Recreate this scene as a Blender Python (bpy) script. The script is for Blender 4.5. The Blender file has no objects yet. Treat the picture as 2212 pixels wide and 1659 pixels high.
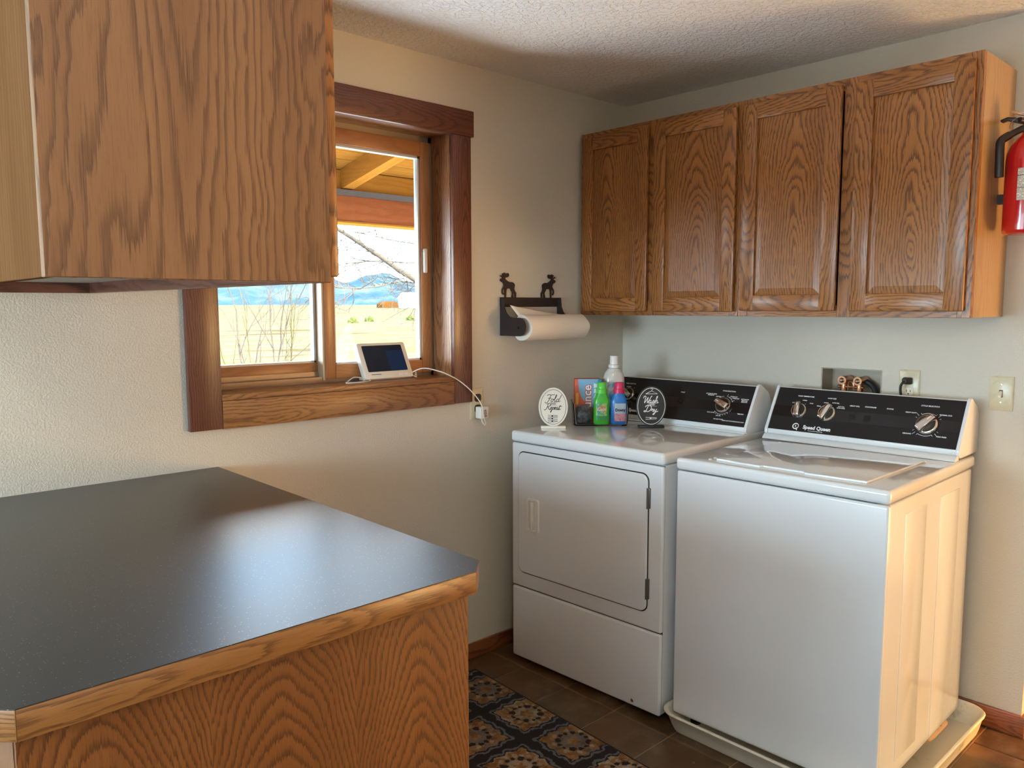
import bpy, bmesh, math, random
from mathutils import Vector, Matrix
random.seed(7)
SC = bpy.context.scene
COL = SC.collection
PI = math.pi

# ------------------------------------------------------------------ camera
cd = bpy.data.cameras.new('camera')
cam = bpy.data.objects.new('camera', cd)
COL.objects.link(cam)
FW = Vector((0.67642838, 0.72962681, -0.10044582))
RT = Vector((0.73319205, -0.68001848, -0.00206886))
UP = Vector((0.06981451, 0.07224664, 0.99494038))
m = Matrix((RT, UP, -FW)).transposed().to_4x4()
m.translation = Vector((-2.99033, -2.42718, 1.45485))
cam.matrix_world = m
cd.sensor_fit = 'HORIZONTAL'
cd.sensor_width = 36.0
cd.lens = 36.0 * 1706.698 / 2212.0
cd.shift_x = (1106 - 1102.588) / 2212.0
cd.shift_y = (833.66 - 829.5) / 2212.0
cd.clip_start = 0.02
cd.clip_end = 8000
SC.camera = cam

# ------------------------------------------------------------------ view, world, sun, area lights
SC.view_settings.view_transform = 'Standard'
SC.view_settings.look = 'None'
SC.view_settings.exposure = 0.22
SC.view_settings.gamma = 1.0
SC.view_settings.use_curve_mapping = False
SC.cycles.use_denoising = True
SC.cycles.max_bounces = 10
SC.cycles.diffuse_bounces = 6
SC.cycles.transparent_max_bounces = 16
SC.cycles.sample_clamp_indirect = 6.0
SC.cycles.caustics_reflective = False
SC.cycles.caustics_refractive = False

SKY_STRENGTH = 28.0
SUN_STRENGTH = 48.0
world = bpy.data.worlds.new('daylight_sky')
SC.world = world
world.use_nodes = True
wn, wl = world.node_tree.nodes, world.node_tree.links
wn.clear()
wo = wn.new('ShaderNodeOutputWorld')
bg = wn.new('ShaderNodeBackground')
tcw = wn.new('ShaderNodeTexCoord')
sepw = wn.new('ShaderNodeSeparateXYZ')
rampw = wn.new('ShaderNodeValToRGB')
rampw.color_ramp.elements[0].position = 0.0
rampw.color_ramp.elements[0].color = (0.47, 0.75, 1.0, 1)
rampw.color_ramp.elements[1].position = 0.55
rampw.color_ramp.elements[1].color = (0.36, 0.60, 0.95, 1)
nzw = wn.new('ShaderNodeTexNoise')
nzw.inputs['Scale'].default_value = 5.0
nzw.inputs['Detail'].default_value = 6.0
mpw = wn.new('ShaderNodeMapping')
mpw.inputs['Scale'].default_value = (1, 1, 3.0)
crw = wn.new('ShaderNodeValToRGB')
crw.color_ramp.elements[0].position = 0.42
crw.color_ramp.elements[1].position = 0.62
mixw = wn.new('ShaderNodeMix')
mixw.data_type = 'RGBA'
mixw.inputs['B'].default_value = (1.0, 1.0, 1.0, 1)
wl.new(tcw.outputs['Generated'], sepw.inputs[0])
wl.new(sepw.outputs['Z'], rampw.inputs[0])
wl.new(tcw.outputs['Generated'], mpw.inputs[0])
wl.new(mpw.outputs[0], nzw.inputs['Vector'])
wl.new(nzw.outputs['Fac'], crw.inputs[0])
wl.new(crw.outputs[0], mixw.inputs['Factor'])
wl.new(rampw.outputs[0], mixw.inputs['A'])
wl.new(mixw.outputs['Result'], bg.inputs[0])
bg.inputs[1].default_value = SKY_STRENGTH
wl.new(bg.outputs[0], wo.inputs[0])


def light(name, kind, loc, energy, color, direction=None, size=None, size_y=None, portal=False):
    d = bpy.data.lights.new(name, kind)
    d.energy = energy
    d.color = color
    o = bpy.data.objects.new(name, d)
    COL.objects.link(o)
    o.location = loc
    if direction is not None:
        o.rotation_euler = Vector(direction).to_track_quat('-Z', 'Y').to_euler()
    if kind == 'AREA':
        d.shape = 'RECTANGLE'
        d.size = size
        d.size_y = size_y
        d.cycles.is_portal = portal
    return o


sun = light('sun', 'SUN', (0, -8, 9), SUN_STRENGTH, (1.0, 0.80, 0.52), (-0.10, 0.81, -0.575))
sun.data.angle = math.radians(0.6)
light('window_portal', 'AREA', (-1.52, 0.22, 1.65), 1.0, (1, 1, 1), (0, -1, 0), 0.98, 0.98, True)
light('patio_portal', 'AREA', (.67, -4.24, 1.03), 1.0, (1, 1, 1), (0, 1, 0), 1.32, 2.0, True)
# daylight of the low warm sky coming in through the patio door behind the viewer
light('patio_daylight', 'AREA', (.67, -4.34, 1.10), 300.0, (1.0, 0.64, 0.27), (-.16, 1, 0.12), 1.22, 1.9)
# lamps set before the closed left-wall windows, standing in for their daylight
light('side_daylight_standin_lamp', 'AREA', (-5.185, -2.2, 1.35), 50.0, (0.66, 0.87, 1.0), (1, 0, 0.5), 1.66, 1.06)
light('corner_daylight_standin_lamp', 'AREA', (-5.185, -.75, 1.50), 118.0, (0.62, 0.85, 1.0), (1, 0, 0.25), 1.0, 1.06)
# area lamp added below the sill, standing in for yard light on the ceiling
upward_fill = light('upward_fill_lamp', 'AREA', (-2.0, 1.2, .75), 6.0, (0.95, 1.0, 1.0), (0.4, -.8, .6), 1.2, .5)
upward_fill.data.spread = math.radians(85)
# unseen ceiling lamp added to brighten the room (its fixture is built below)
LAMP_POS = (-3.2, -2.9, 2.29)
LAMP_ENERGY = 24.0


# ------------------------------------------------------------------ mesh helpers
class MB:
    """collects geometry of ONE part"""

    def __init__(s):
        s.v = []
        s.f = []

    def add(s, vs, fs):
        o = len(s.v)
        s.v += [tuple(p) for p in vs]
        s.f += [tuple(i + o for i in f) for f in fs]
        return s

    def box(s, x0, x1, y0, y1, z0, z1):
        x0, x1 = min(x0, x1), max(x0, x1)
        y0, y1 = min(y0, y1), max(y0, y1)
        z0, z1 = min(z0, z1), max(z0, z1)
        vs = [(x0, y0, z0), (x1, y0, z0), (x1, y1, z0), (x0, y1, z0),
              (x0, y0, z1), (x1, y0, z1), (x1, y1, z1), (x0, y1, z1)]
        fs = [(0, 3, 2, 1), (4, 5, 6, 7), (0, 1, 5, 4), (1, 2, 6, 5), (2, 3, 7, 6), (3, 0, 4, 7)]
        return s.add(vs, fs)

    def prism(s, pts, a, b, axis='z'):
        """polygon pts extruded between a and b along axis"""
        n = len(pts)

        def P(p, h):
            if axis == 'z':
                return (p[0], p[1], h)
            if axis == 'x':
                return (h, p[0], p[1])
            return (p[0], h, p[1])
        vs = [P(p, a) for p in pts] + [P(p, b) for p in pts]
        fs = [tuple(range(n - 1, -1, -1)), tuple(range(n, 2 * n))]
        for i in range(n):
            j = (i + 1) % n
            fs.append((i, j, n + j, n + i))
        return s.add(vs, fs)

    def loft(s, rings, cap0=True, cap1=True, closed=True):
        n = len(rings[0])
        o = []
        fs = []
        for r in rings:
            o += [tuple(p) for p in r]
        for k in range(len(rings) - 1):
            for i in range(n if closed else n - 1):
                j = (i + 1) % n
                fs.append((k * n + i, k * n + j, (k + 1) * n + j, (k + 1) * n + i))
        if cap0:
            fs.append(tuple(range(n - 1, -1, -1)))
        if cap1:
            b = (len(rings) - 1) * n
            fs.append(tuple(range(b, b + n)))
        return s.add(o, fs)

    def lathe(s, prof, cx=0, cy=0, n=32, cap0=True, cap1=True):
        rings = []
        for r, z in prof:
            rings.append([(cx + r * math.cos(2 * PI * i / n), cy + r * math.sin(2 * PI * i / n), z) for i in range(n)])
        return s.loft(rings, cap0, cap1)

    def tube(s, path, rad, n=8, cap=True):
        pts = [Vector(p) for p in path]
        rr = rad if isinstance(rad, (list, tuple)) else [rad] * len(pts)
        rings = []
        up = None
        for i, p in enumerate(pts):
            if i == 0:
                t = pts[1] - p
            elif i == len(pts) - 1:
                t = p - pts[i - 1]
            else:
                t = (pts[i + 1] - p).normalized() + (p - pts[i - 1]).normalized()
            if t.length < 1e-9:
                t = Vector((0, 0, 1))
            t.normalize()
            if up is None:
                up = Vector((0, 0, 1)) if abs(t.z) < .9 else Vector((1, 0, 0))
            a = t.cross(up)
            if a.length < 1e-6:
                a = t.cross(Vector((1, 0, 0)))
            a.normalize()
            b = a.cross(t).normalized()
            up = b
            rings.append([p + (a * math.cos(2 * PI * k / n) + b * math.sin(2 * PI * k / n)) * rr[i] for k in range(n)])
        return s.loft(rings, cap, cap)

    def strip(s, path, w, y=0.0, th=0.0006):
        """flat brush stroke in the local xz plane (print standing proud by th towards -y)"""
        pts = [Vector((p[0], p[1])) for p in path]
        L, R = [], []
        for i, p in enumerate(pts):
            a = pts[max(0, i - 1)]
            b = pts[min(len(pts) - 1, i + 1)]
            t = b - a
            if t.length < 1e-9:
                t = Vector((1, 0))
            t.normalize()
            nn = Vector((-t.y, t.x)) * w * .5
            L.append(p + nn)
            R.append(p - nn)
        n = len(pts)
        vs = [(q.x, y - th, q.y) for q in L] + [(q.x, y - th, q.y) for q in R]
        fs = [(n + i, n + i + 1, i + 1, i) for i in range(n - 1)]
        return s.add(vs, fs)

    def build(s, name, mat, parent=None, bevel=0.0, seg=2, smooth=None, grain=None, du=None, dv=None, angle=40, xf=None):
        me = bpy.data.meshes.new(name)
        me.from_pydata(s.v, [], s.f)
        bm = bmesh.new()
        bm.from_mesh(me)
        bmesh.ops.recalc_face_normals(bm, faces=bm.faces)
        if bevel:
            ed = [e for e in bm.edges if len(e.link_faces) == 2 and e.calc_face_angle(0) > math.radians(25)]
            bmesh.ops.bevel(bm, geom=ed, offset=bevel, segments=seg, profile=.5, affect='EDGES', clamp_overlap=True)
        if smooth or (smooth is None and bevel and seg > 1):
            for f in bm.faces:
                f.smooth = True
            for e in bm.edges:
                if len(e.link_faces) == 2 and e.calc_face_angle(0) > math.radians(angle):
                    e.smooth = False
        bm.to_mesh(me)
        bm.free()
        if mat is not None:
            me.materials.append(mat)
        if grain is not None:
            grain_uv(me, grain, du, dv)
        o = bpy.data.objects.new(name, me)
        COL.objects.link(o)
        if name.startswith('lettering'):
            o['kind'] = 'stuff'
        if xf is not None:
            o.matrix_local = xf
        if parent is not None:
            o.parent = parent
        return o


def grain_uv(me, g, du=None, dv=None):
    """uv map 'grain': u across the grain, v along it, in metres"""
    lo = [min(v.co[k] for v in me.vertices) for k in range(3)]
    hi = [max(v.co[k] for v in me.vertices) for k in range(3)]
    ce = [(a + b) / 2 for a, b in zip(lo, hi)]
    du = random.uniform(-.05, .05) if du is None else du
    dv = random.uniform(-.5, .5) if dv is None else dv
    lay = me.uv_layers.new(name='grain')
    for p in me.polygons:
        n = max(range(3), key=lambda k: abs(p.normal[k]))
        ax = [k for k in range(3) if k != n and k != g]
        a = ax[0]
        for li in p.loop_indices:
            c = me.vertices[me.loops[li].vertex_index].co
            u = c[a] - ce[a] + du
            if n == g:
                v = (c[ax[1]] - ce[ax[1]]) + dv
            else:
                v = c[g] - ce[g] + dv
            lay.data[li].uv = (u, v)


def empty(name, loc=(0, 0, 0), rz=0.0, parent=None):
    o = bpy.data.objects.new(name, None)
    COL.objects.link(o)
    o.location = loc
    o.rotation_euler = (0, 0, rz)
    o.empty_display_size = .05
    if parent is not None:
        o.parent = parent
    return o


def tag(o, label=None, cat=None, group=None, kind=None):
    if label:
        o['label'] = label
    if cat:
        o['category'] = cat
    if group:
        o['group'] = group
    if kind:
        o['kind'] = kind
    return o


def copy_tree(o, parent=None):
    c = o.copy()
    COL.objects.link(c)
    c.parent = parent
    for ch in list(o.children):
        copy_tree(ch, c)
    return c


def text_geo(body, size, bold=0.0, shear=0.0, align='CENTER', spacing=1.0):
    """vertices, faces of flat lettering in xy, centred"""
    cu = bpy.data.curves.new('lettering', 'FONT')
    cu.body = body
    cu.size = size
    cu.offset = bold
    cu.shear = shear
    cu.align_x = align
    cu.align_y = 'CENTER'
    cu.space_character = spacing
    cu.resolution_u = 2
    o = bpy.data.objects.new('lettering', cu)
    COL.objects.link(o)
    dg = bpy.context.evaluated_depsgraph_get()
    me = bpy.data.meshes.new_from_object(o.evaluated_get(dg))
    vs = [tuple(v.co) for v in me.vertices]
    fs = [tuple(p.vertices) for p in me.polygons]
    bpy.data.objects.remove(o)
    bpy.data.curves.remove(cu)
    bpy.data.meshes.remove(me)
    return vs, fs


def put_text(mb, body, x, y, size, bold=0.0, shear=0.0, h=0.0006, plane='xy', align='CENTER', width=None, rot=0.0):
    vs, fs = text_geo(body, size, bold, shear, align)
    if width and vs:
        w = max(v[0] for v in vs) - min(v[0] for v in vs)
        k = width / w
        vs = [(v[0] * k, v[1], v[2]) for v in vs]
    c, s_ = math.cos(rot), math.sin(rot)
    vs = [(v[0] * c - v[1] * s_, v[0] * s_ + v[1] * c, 0) for v in vs]
    if plane == 'xy':
        mb.add([(v[0] + x, v[1] + y, h) for v in vs], fs)
    else:  # xz plane seen from -y
        mb.add([(v[0] + x, -h, v[1] + y) for v in vs], fs)


def catmull(pts, n=6):
    out = []
    P = [Vector((p[0], p[1])) for p in pts]
    for i in range(len(P) - 1):
        p0 = P[max(0, i - 1)]
        p1 = P[i]
        p2 = P[i + 1]
        p3 = P[min(len(P) - 1, i + 2)]
        for k in range(n):
            t = k / n
            out.append(0.5 * ((2 * p1) + (p2 - p0) * t + (2 * p0 - 5 * p1 + 4 * p2 - p3) * t * t + (3 * p1 - p0 - 3 * p2 + p3) * t ** 3))
    out.append(P[-1])
    return [(q.x, q.y) for q in out]


def catmull3(pts, n=6):
    out = []
    P = [Vector(p) for p in pts]
    for i in range(len(P) - 1):
        p0 = P[max(0, i - 1)]
        p1 = P[i]
        p2 = P[i + 1]
        p3 = P[min(len(P) - 1, i + 2)]
        for k in range(n):
            t = k / n
            out.append(0.5 * ((2 * p1) + (p2 - p0) * t + (2 * p0 - 5 * p1 + 4 * p2 - p3) * t * t + (3 * p1 - p0 - 3 * p2 + p3) * t ** 3))
    out.append(P[-1])
    return out


def rrect(x0, x1, y0, y1, r, n=5):
    pts = []
    for cx, cy, a0 in ((x1 - r, y1 - r, 0), (x0 + r, y1 - r, 90), (x0 + r, y0 + r, 180), (x1 - r, y0 + r, 270)):
        for k in range(n + 1):
            a = math.radians(a0 + 90 * k / n)
            pts.append((cx + r * math.cos(a), cy + r * math.sin(a)))
    return pts


# ------------------------------------------------------------------ materials
class NT:
    def __init__(s, name):
        s.m = bpy.data.materials.new(name)
        s.m.use_nodes = True
        s.t = s.m.node_tree
        s.t.nodes.clear()
        s.out = s.n('ShaderNodeOutputMaterial')
        s.b = s.n('ShaderNodeBsdfPrincipled')
        s.l(s.b.outputs[0], s.out.inputs[0])

    def n(s, t, **kw):
        x = s.t.nodes.new(t)
        for k, v in kw.items():
            setattr(x, k, v)
        return x

    def l(s, a, b):
        s.t.links.new(a, b)

    def setin(s, sock, v):
        if hasattr(v, 'default_value') or hasattr(v, 'is_output'):
            s.l(v, sock)
        else:
            sock.default_value = v

    def math(s, op, a, b=0.0, c=None, clamp=False):
        x = s.n('ShaderNodeMath', operation=op, use_clamp=clamp)
        s.setin(x.inputs[0], a)
        s.setin(x.inputs[1], b)
        if c is not None:
            s.setin(x.inputs[2], c)
        return x.outputs[0]

    def xyz(s, x, y, z):
        c = s.n('ShaderNodeCombineXYZ')
        for i, v in enumerate((x, y, z)):
            s.setin(c.inputs[i], v)
        return c.outputs[0]

    def noise(s, vec, scale=1.0, detail=2.0, rough=.5):
        x = s.n('ShaderNodeTexNoise')
        if vec is not None:
            s.l(vec, x.inputs['Vector'])
        x.inputs['Scale'].default_value = scale
        x.inputs['Detail'].default_value = detail
        x.inputs['Roughness'].default_value = rough
        return x.outputs['Fac']

    def ramp(s, fac, stops):
        x = s.n('ShaderNodeValToRGB')
        els = x.color_ramp.elements
        while len(els) < len(stops):
            els.new(.5)
        for e, (p, c) in zip(els, stops):
            e.position = p
            e.color = tuple(c) + (1,) if len(c) == 3 else c
        s.l(fac, x.inputs[0])
        return x.outputs[0]

    def mix(s, fac, a, b, blend='MIX'):
        x = s.n('ShaderNodeMix', data_type='RGBA', blend_type=blend)
        s.setin(x.inputs['Factor'], fac)
        for k, v in (('A', a), ('B', b)):
            if isinstance(v, tuple):
                x.inputs[k].default_value = v + (1,) if len(v) == 3 else v
            else:
                s.l(v, x.inputs[k])
        return x.outputs['Result']

    def bump(s, h, strength=.3, dist=.002):
        x = s.n('ShaderNodeBump')
        x.inputs['Strength'].default_value = strength
        x.inputs['Distance'].default_value = dist
        s.l(h, x.inputs['Height'])
        s.l(x.outputs[0], s.b.inputs['Normal'])

    def obj(s):
        return s.n('ShaderNodeTexCoord').outputs['Object']

    def color(s, c):
        if isinstance(c, tuple):
            s.b.inputs['Base Color'].default_value = c + (1,)
        else:
            s.l(c, s.b.inputs['Base Color'])

    def set(s, **kw):
        for k, v in kw.items():
            s.b.inputs[k.replace('_', ' ')].default_value = v
        return s


def plain(name, c, rough=.5, metal=0.0, **kw):
    t = NT(name)
    t.color(tuple(c))
    t.set(Roughness=rough, Metallic=metal, **kw)
    nz = t.noise(t.obj(), 35.0, 2.0)
    x = t.n('ShaderNodeMapRange')
    t.l(nz, x.inputs[0])
    x.inputs[3].default_value = max(0.02, rough - .04)
    x.inputs[4].default_value = min(1, rough + .04)
    t.l(x.outputs[0], t.b.inputs['Roughness'])
    return t.m


def oak(name, light_c, mid_c, dark_c, s=.006, slope=.10, d0=.03, wob=.05, rough=.34, contrast=1.0, wf=(6.0, 3.0), uw=.03, jg=.95, jf=(420.0, 14.0), flame=0.0, coat=.25, spec=.5):
    t = NT(name)
    uv = t.n('ShaderNodeUVMap', uv_map='grain')
    sp = t.n('ShaderNodeSeparateXYZ')
    t.l(uv.outputs[0], sp.inputs[0])
    u, v = sp.outputs[0], sp.outputs[1]
    seed = t.math('MULTIPLY', t.n('ShaderNodeObjectInfo').outputs['Random'], 37.0)
    n1 = t.noise(t.xyz(t.math('MULTIPLY', u, wf[0]), t.math('MULTIPLY', v, wf[1]), seed), 1.0, 2.0)
    n2 = t.noise(t.xyz(t.math('MULTIPLY', u, 14.0), t.math('MULTIPLY', v, 7.0), t.math('ADD', seed, 9.0)), 1.0, 2.0)
    d = t.math('ADD', t.math('MULTIPLY_ADD', v, slope, d0), t.math('MULTIPLY', t.math('SUBTRACT', n1, .5), wob))
    u2 = t.math('ADD', u, t.math('MULTIPLY', t.math('SUBTRACT', n2, .5), uw))
    r = t.math('SQRT', t.math('ADD', t.math('MULTIPLY', u2, u2), t.math('MULTIPLY', d, d)))
    jag = t.noise(t.xyz(t.math('MULTIPLY', u, jf[0]), t.math('MULTIPLY', v, jf[1]), seed), 1.0, 2.0)
    r2 = t.math('ADD', r, t.math('MULTIPLY', t.math('SUBTRACT', jag, .5), s * jg))
    fr = t.math('FRACT', t.math('DIVIDE', r2, s))
    ring = t.ramp(fr, [(0.0, (.10,) * 3), (.07, (1,) * 3), (.24, (.75,) * 3), (.44, (.14,) * 3), (.9, (0,) * 3), (1.0, (.10,) * 3)])
    pore = t.noise(t.xyz(t.math('MULTIPLY', u, 700.0), t.math('MULTIPLY', v, 30.0), t.math('ADD', seed, 3.0)), 1.0, 3.0, .6)
    pore = t.ramp(pore, [(.50, (0, 0, 0)), (.68, (1, 1, 1))])
    tone = t.noise(t.xyz(t.math('MULTIPLY', u, 9.0), t.math('MULTIPLY', v, 1.2), seed), 1.0, 3.0)
    base = t.mix(t.ramp(tone, [(.35, (0, 0, 0)), (.65, (1, 1, 1))]), mid_c, light_c)
    f = t.math('MULTIPLY_ADD', ring, .80 * contrast, t.math('MULTIPLY', pore, .30 * contrast), clamp=True)
    if flame:
        fl = t.noise(t.xyz(t.math('MULTIPLY', u, 16.0), t.math('MULTIPLY', v, 1.6), t.math('ADD', seed, 5.0)), 1.0, 3.0, .6)
        fl = t.math('ADD', fl, t.math('MULTIPLY', t.math('SUBTRACT', jag, .5), .10))
        base = t.mix(t.math('MULTIPLY', t.ramp(fl, [(.56, (0, 0, 0)), (.64, (1, 1, 1))]), flame), base, dark_c)
    t.color(t.mix(f, base, dark_c))
    t.set(Roughness=rough)
    t.b.inputs['Coat Weight'].default_value = coat
    t.b.inputs['Specular IOR Level'].default_value = spec
    t.b.inputs['Coat Roughness'].default_value = .25
    t.bump(t.math('MULTIPLY', f, -1.0), .25, .0006)
    return t.m


def textured_wall(name, c, scale, strength, dist, stops=None):
    t = NT(name)
    o = t.obj()
    nz = t.noise(o, scale, 3.0, .55)
    big = t.noise(o, 1.3, 2.0)
    t.color(t.mix(t.ramp(big, [(.3, (0, 0, 0)), (.7, (1, 1, 1))]), tuple(x * .96 for x in c), tuple(c)))
    h = t.ramp(nz, stops or [(.40, (0, 0, 0)), (.62, (1, 1, 1))])
    t.bump(h, strength, dist)
    t.set(Roughness=.75)
    return t.m


def thin_glass(name, tint=(.97, .985, .98), ior=1.45, rough=0.0):
    t = NT(name)
    t.t.nodes.remove(t.b)
    tr = t.n('ShaderNodeBsdfTransparent')
    tr.inputs[0].default_value = tint + (1,)
    gl = t.n('ShaderNodeBsdfGlossy')
    gl.inputs['Roughness'].default_value = rough
    fr = t.n('ShaderNodeFresnel')
    fr.inputs[0].default_value = ior
    mx = t.n('ShaderNodeMixShader')
    t.l(fr.outputs[0], mx.inputs[0])
    t.l(tr.outputs[0], mx.inputs[1])
    t.l(gl.outputs[0], mx.inputs[2])
    t.l(mx.outputs[0], t.out.inputs[0])
    return t.m


def emit(name, c, strength):
    t = NT(name)
    t.color(tuple(c))
    t.b.inputs['Emission Color'].default_value = tuple(c) + (1,)
    t.b.inputs['Emission Strength'].default_value = strength
    return t.m


M = {}
M['wall'] = textured_wall('cream_wall_paint', (.63, .59, .505), 170.0, .35, .0022)
M['ceiling'] = textured_wall('knockdown_ceiling', (.86, .86, .85), 62.0, .75, .0045, [(.44, (0, 0, 0)), (.56, (1, 1, 1))])
M['oak_cab'] = oak('oak_cabinet', (.42, .168, .042), (.32, .120, .028), (.066, .022, .0065), s=.0090, slope=.15, d0=.03, wob=.07)
M['oak_side'] = oak('oak_veneer_side', (.47, .30, .125), (.40, .25, .10), (.27, .155, .058), s=.012, slope=.02, d0=.12, contrast=.55, rough=.3)
M['oak_upper'] = oak('oak_upper_panel', (.30, .148, .066), (.235, .11, .048), (.085, .034, .016), s=.0105, slope=.012, d0=.20, wob=.15, rough=.36, wf=(6.0, .9), uw=.05, jg=.8, jf=(520.0, 7.0), contrast=.85, flame=.55)
M['oak_base'] = oak('oak_base_panel', (.27, .105, .028), (.21, .076, .019), (.075, .024, .007), s=.0068, slope=.19, d0=.02, wob=.03, rough=.40)
M['oak_edge'] = oak('oak_edge_strip', (.36, .165, .052), (.29, .125, .036), (.12, .045, .013), s=.007, slope=.06, d0=.02, rough=.38)
M['oak_back'] = oak('oak_back_panel', (.165, .078, .034), (.135, .060, .025), (.09, .038, .015), s=.014, slope=.01, d0=.3, contrast=.5, rough=.65, coat=0.0, spec=.0)
M['oak_sill'] = oak('oak_sill', (.36, .165, .055), (.28, .12, .038), (.12, .046, .016), s=.010, slope=.10, d0=.02, rough=.36)
M['red_oak'] = oak('stained_window_trim', (.185, .064, .036), (.135, .046, .028), (.052, .017, .012), s=.008, slope=.06, d0=.03, rough=.36)
M['jamb'] = oak('oak_window_jamb', (.42, .20, .085), (.34, .15, .06), (.10, .036, .016), s=.010, slope=.11, d0=.02, rough=.36)
M['sash'] = oak('pine_sash', (.46, .215, .085), (.40, .18, .07), (.28, .115, .045), s=.009, slope=.03, d0=.06, contrast=.5, rough=.38)
M['porch'] = oak('porch_pine', (.29, .125, .022), (.26, .105, .017), (.17, .062, .009), s=.018, slope=.03, d0=.08, contrast=.5, rough=.7, coat=0.0, spec=.0)
M['beam'] = oak('porch_beam', (.225, .070, .027), (.195, .058, .022), (.12, .034, .012), s=.02, slope=.03, d0=.08, contrast=.5, rough=.7, coat=0.0, spec=.0)
M['plate_wood'] = plain('weathered_plate', (.05, .034, .026), .6)
M['base_trim'] = oak('baseboard_wood', (.30, .10, .035), (.22, .07, .024), (.10, .03, .010), s=.008, slope=.03, d0=.05, rough=.4)
M['white'] = plain('white_enamel', (.77, .80, .83), .22, Coat_Weight=.5, Coat_Roughness=.06)
M['white_top'] = plain('glossy_white_enamel', (.78, .81, .82), .12, Coat_Weight=.8, Coat_Roughness=.03)
M['white_plastic'] = plain('white_plastic', (.80, .80, .78), .35)
M['almond'] = plain('almond_plastic', (.60, .54, .37), .28)
M['almond_dark'] = plain('almond_receptacle', (.72, .66, .50), .3)
M['slot'] = plain('dark_slot', (.03, .025, .02), .6)
M['grey_trim'] = plain('grey_console_trim', (.74, .78, .80), .3)
M['dark_gap'] = plain('dark_gap', (.02, .02, .02), .7)
M['panel'] = plain('charcoal_panel', (.016, .0145, .015), .45, Specular_IOR_Level=.3)
M['panel_band'] = plain('black_gloss_band', (.008, .008, .010), .16)
M['chrome'] = plain('chrome', (.80, .77, .74), .14, 1.0)
M['knob_dark'] = plain('knob_recess', (.05, .045, .04), .25, .6)
M['print'] = plain('white_print', (.85, .86, .88), .5)
M['black_print'] = plain('black_print', (.012, .012, .014), .5)
M['copper'] = plain('copper', (.72, .36, .20), .25, 1.0)
M['steel'] = plain('zinc_steel', (.62, .62, .60), .3, 1.0)
M['hinge'] = plain('dark_hinge', (.16, .14, .12), .4, .8)
M['blue_valve'] = plain('blue_handle', (.02, .03, .35), .4)
M['box_metal'] = plain('beige_box_shell', (.42, .36, .27), .35)
M['rubber'] = plain('black_rubber', (.018, .018, .018), .5)
M['iron'] = plain('dark_brown_iron', (.030, .022, .024), .5, .3)
M['paper'] = plain('paper_towel', (.82, .76, .66), .85)
M['card'] = plain('cardboard_core', (.42, .33, .23), .8)
M['red'] = plain('red_enamel', (.55, .010, .012), .16, Coat_Weight=.6, Coat_Roughness=.05)
M['black'] = plain('black_plastic', (.015, .014, .014), .4)
M['silver'] = plain('silver_metal', (.75, .74, .72), .2, 1.0)
M['cord'] = plain('white_cord', (.82, .80, .76), .4)
M['screen'] = plain('dark_screen', (.012, .016, .030), .08)
M['screen_blue'] = plain('blue_screen_area', (.010, .030, .10), .1)
M['bezel'] = plain('off_white_bezel', (.78, .75, .68), .35)
M['glass'] = thin_glass('window_glass', (.97, .985, .98), 1.16)
M['clear'] = thin_glass('clear_plastic', (.955, .96, .96), 1.28, .04)
M['clear_bottle'] = plain('milky_plastic', (.62, .62, .58), .2)
M['alum'] = plain('bronze_track', (.30, .25, .20), .4, .4)
M['vinyl'] = plain('tan_vinyl_frame', (.62, .52, .36), .45)
M['gasket'] = plain('grey_glazing_gasket', (.62, .66, .66), .35)
M['sign_white'] = plain('cream_sign', (.82, .79, .70), .45)
M['sign_black'] = plain('chalk_black_sign', (.030, .034, .034), .5)
M['sign_foot_black'] = plain('black_sign_foot', (.012, .012, .016), .4)
M['pan'] = None


def pan_mat():
    t = NT('drain_pan_plastic')
    o = t.obj()
    nz = t.noise(o, 14.0, 5.0, .65)
    t.color(t.mix(t.ramp(nz, [(.60, (0, 0, 0)), (.74, (1, 1, 1))]), (.74, .70, .58), (.42, .37, .28)))
    t.set(Roughness=.42)
    return t.m


M['pan'] = pan_mat()


def laminate():
    t = NT('charcoal_laminate')
    o = t.obj()
    vo = t.n('ShaderNodeTexVoronoi')
    vo.inputs['Scale'].default_value = 210.0
    t.l(o, vo.inputs['Vector'])
    sepc = t.n('ShaderNodeSeparateColor')
    t.l(vo.outputs['Color'], sepc.inputs[0])
    near = t.math('LESS_THAN', vo.outputs['Distance'], .22)
    pick = t.math('GREATER_THAN', sepc.outputs[0], .82)
    fine = t.noise(o, 900.0, 1.0)
    base = t.mix(t.ramp(fine, [(.35, (0, 0, 0)), (.7, (1, 1, 1))]), (.006, .006, .007), (.022, .022, .023))
    t.color(t.mix(t.math('MULTIPLY', near, pick), base, (.20, .20, .20)))
    t.set(Roughness=.46, IOR=1.6)
    t.b.inputs['Coat Weight'].default_value = .55
    t.b.inputs['Coat Roughness'].default_value = .38
    t.b.inputs['Coat IOR'].default_value = 1.6
    return t.m


M['laminate'] = laminate()


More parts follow.
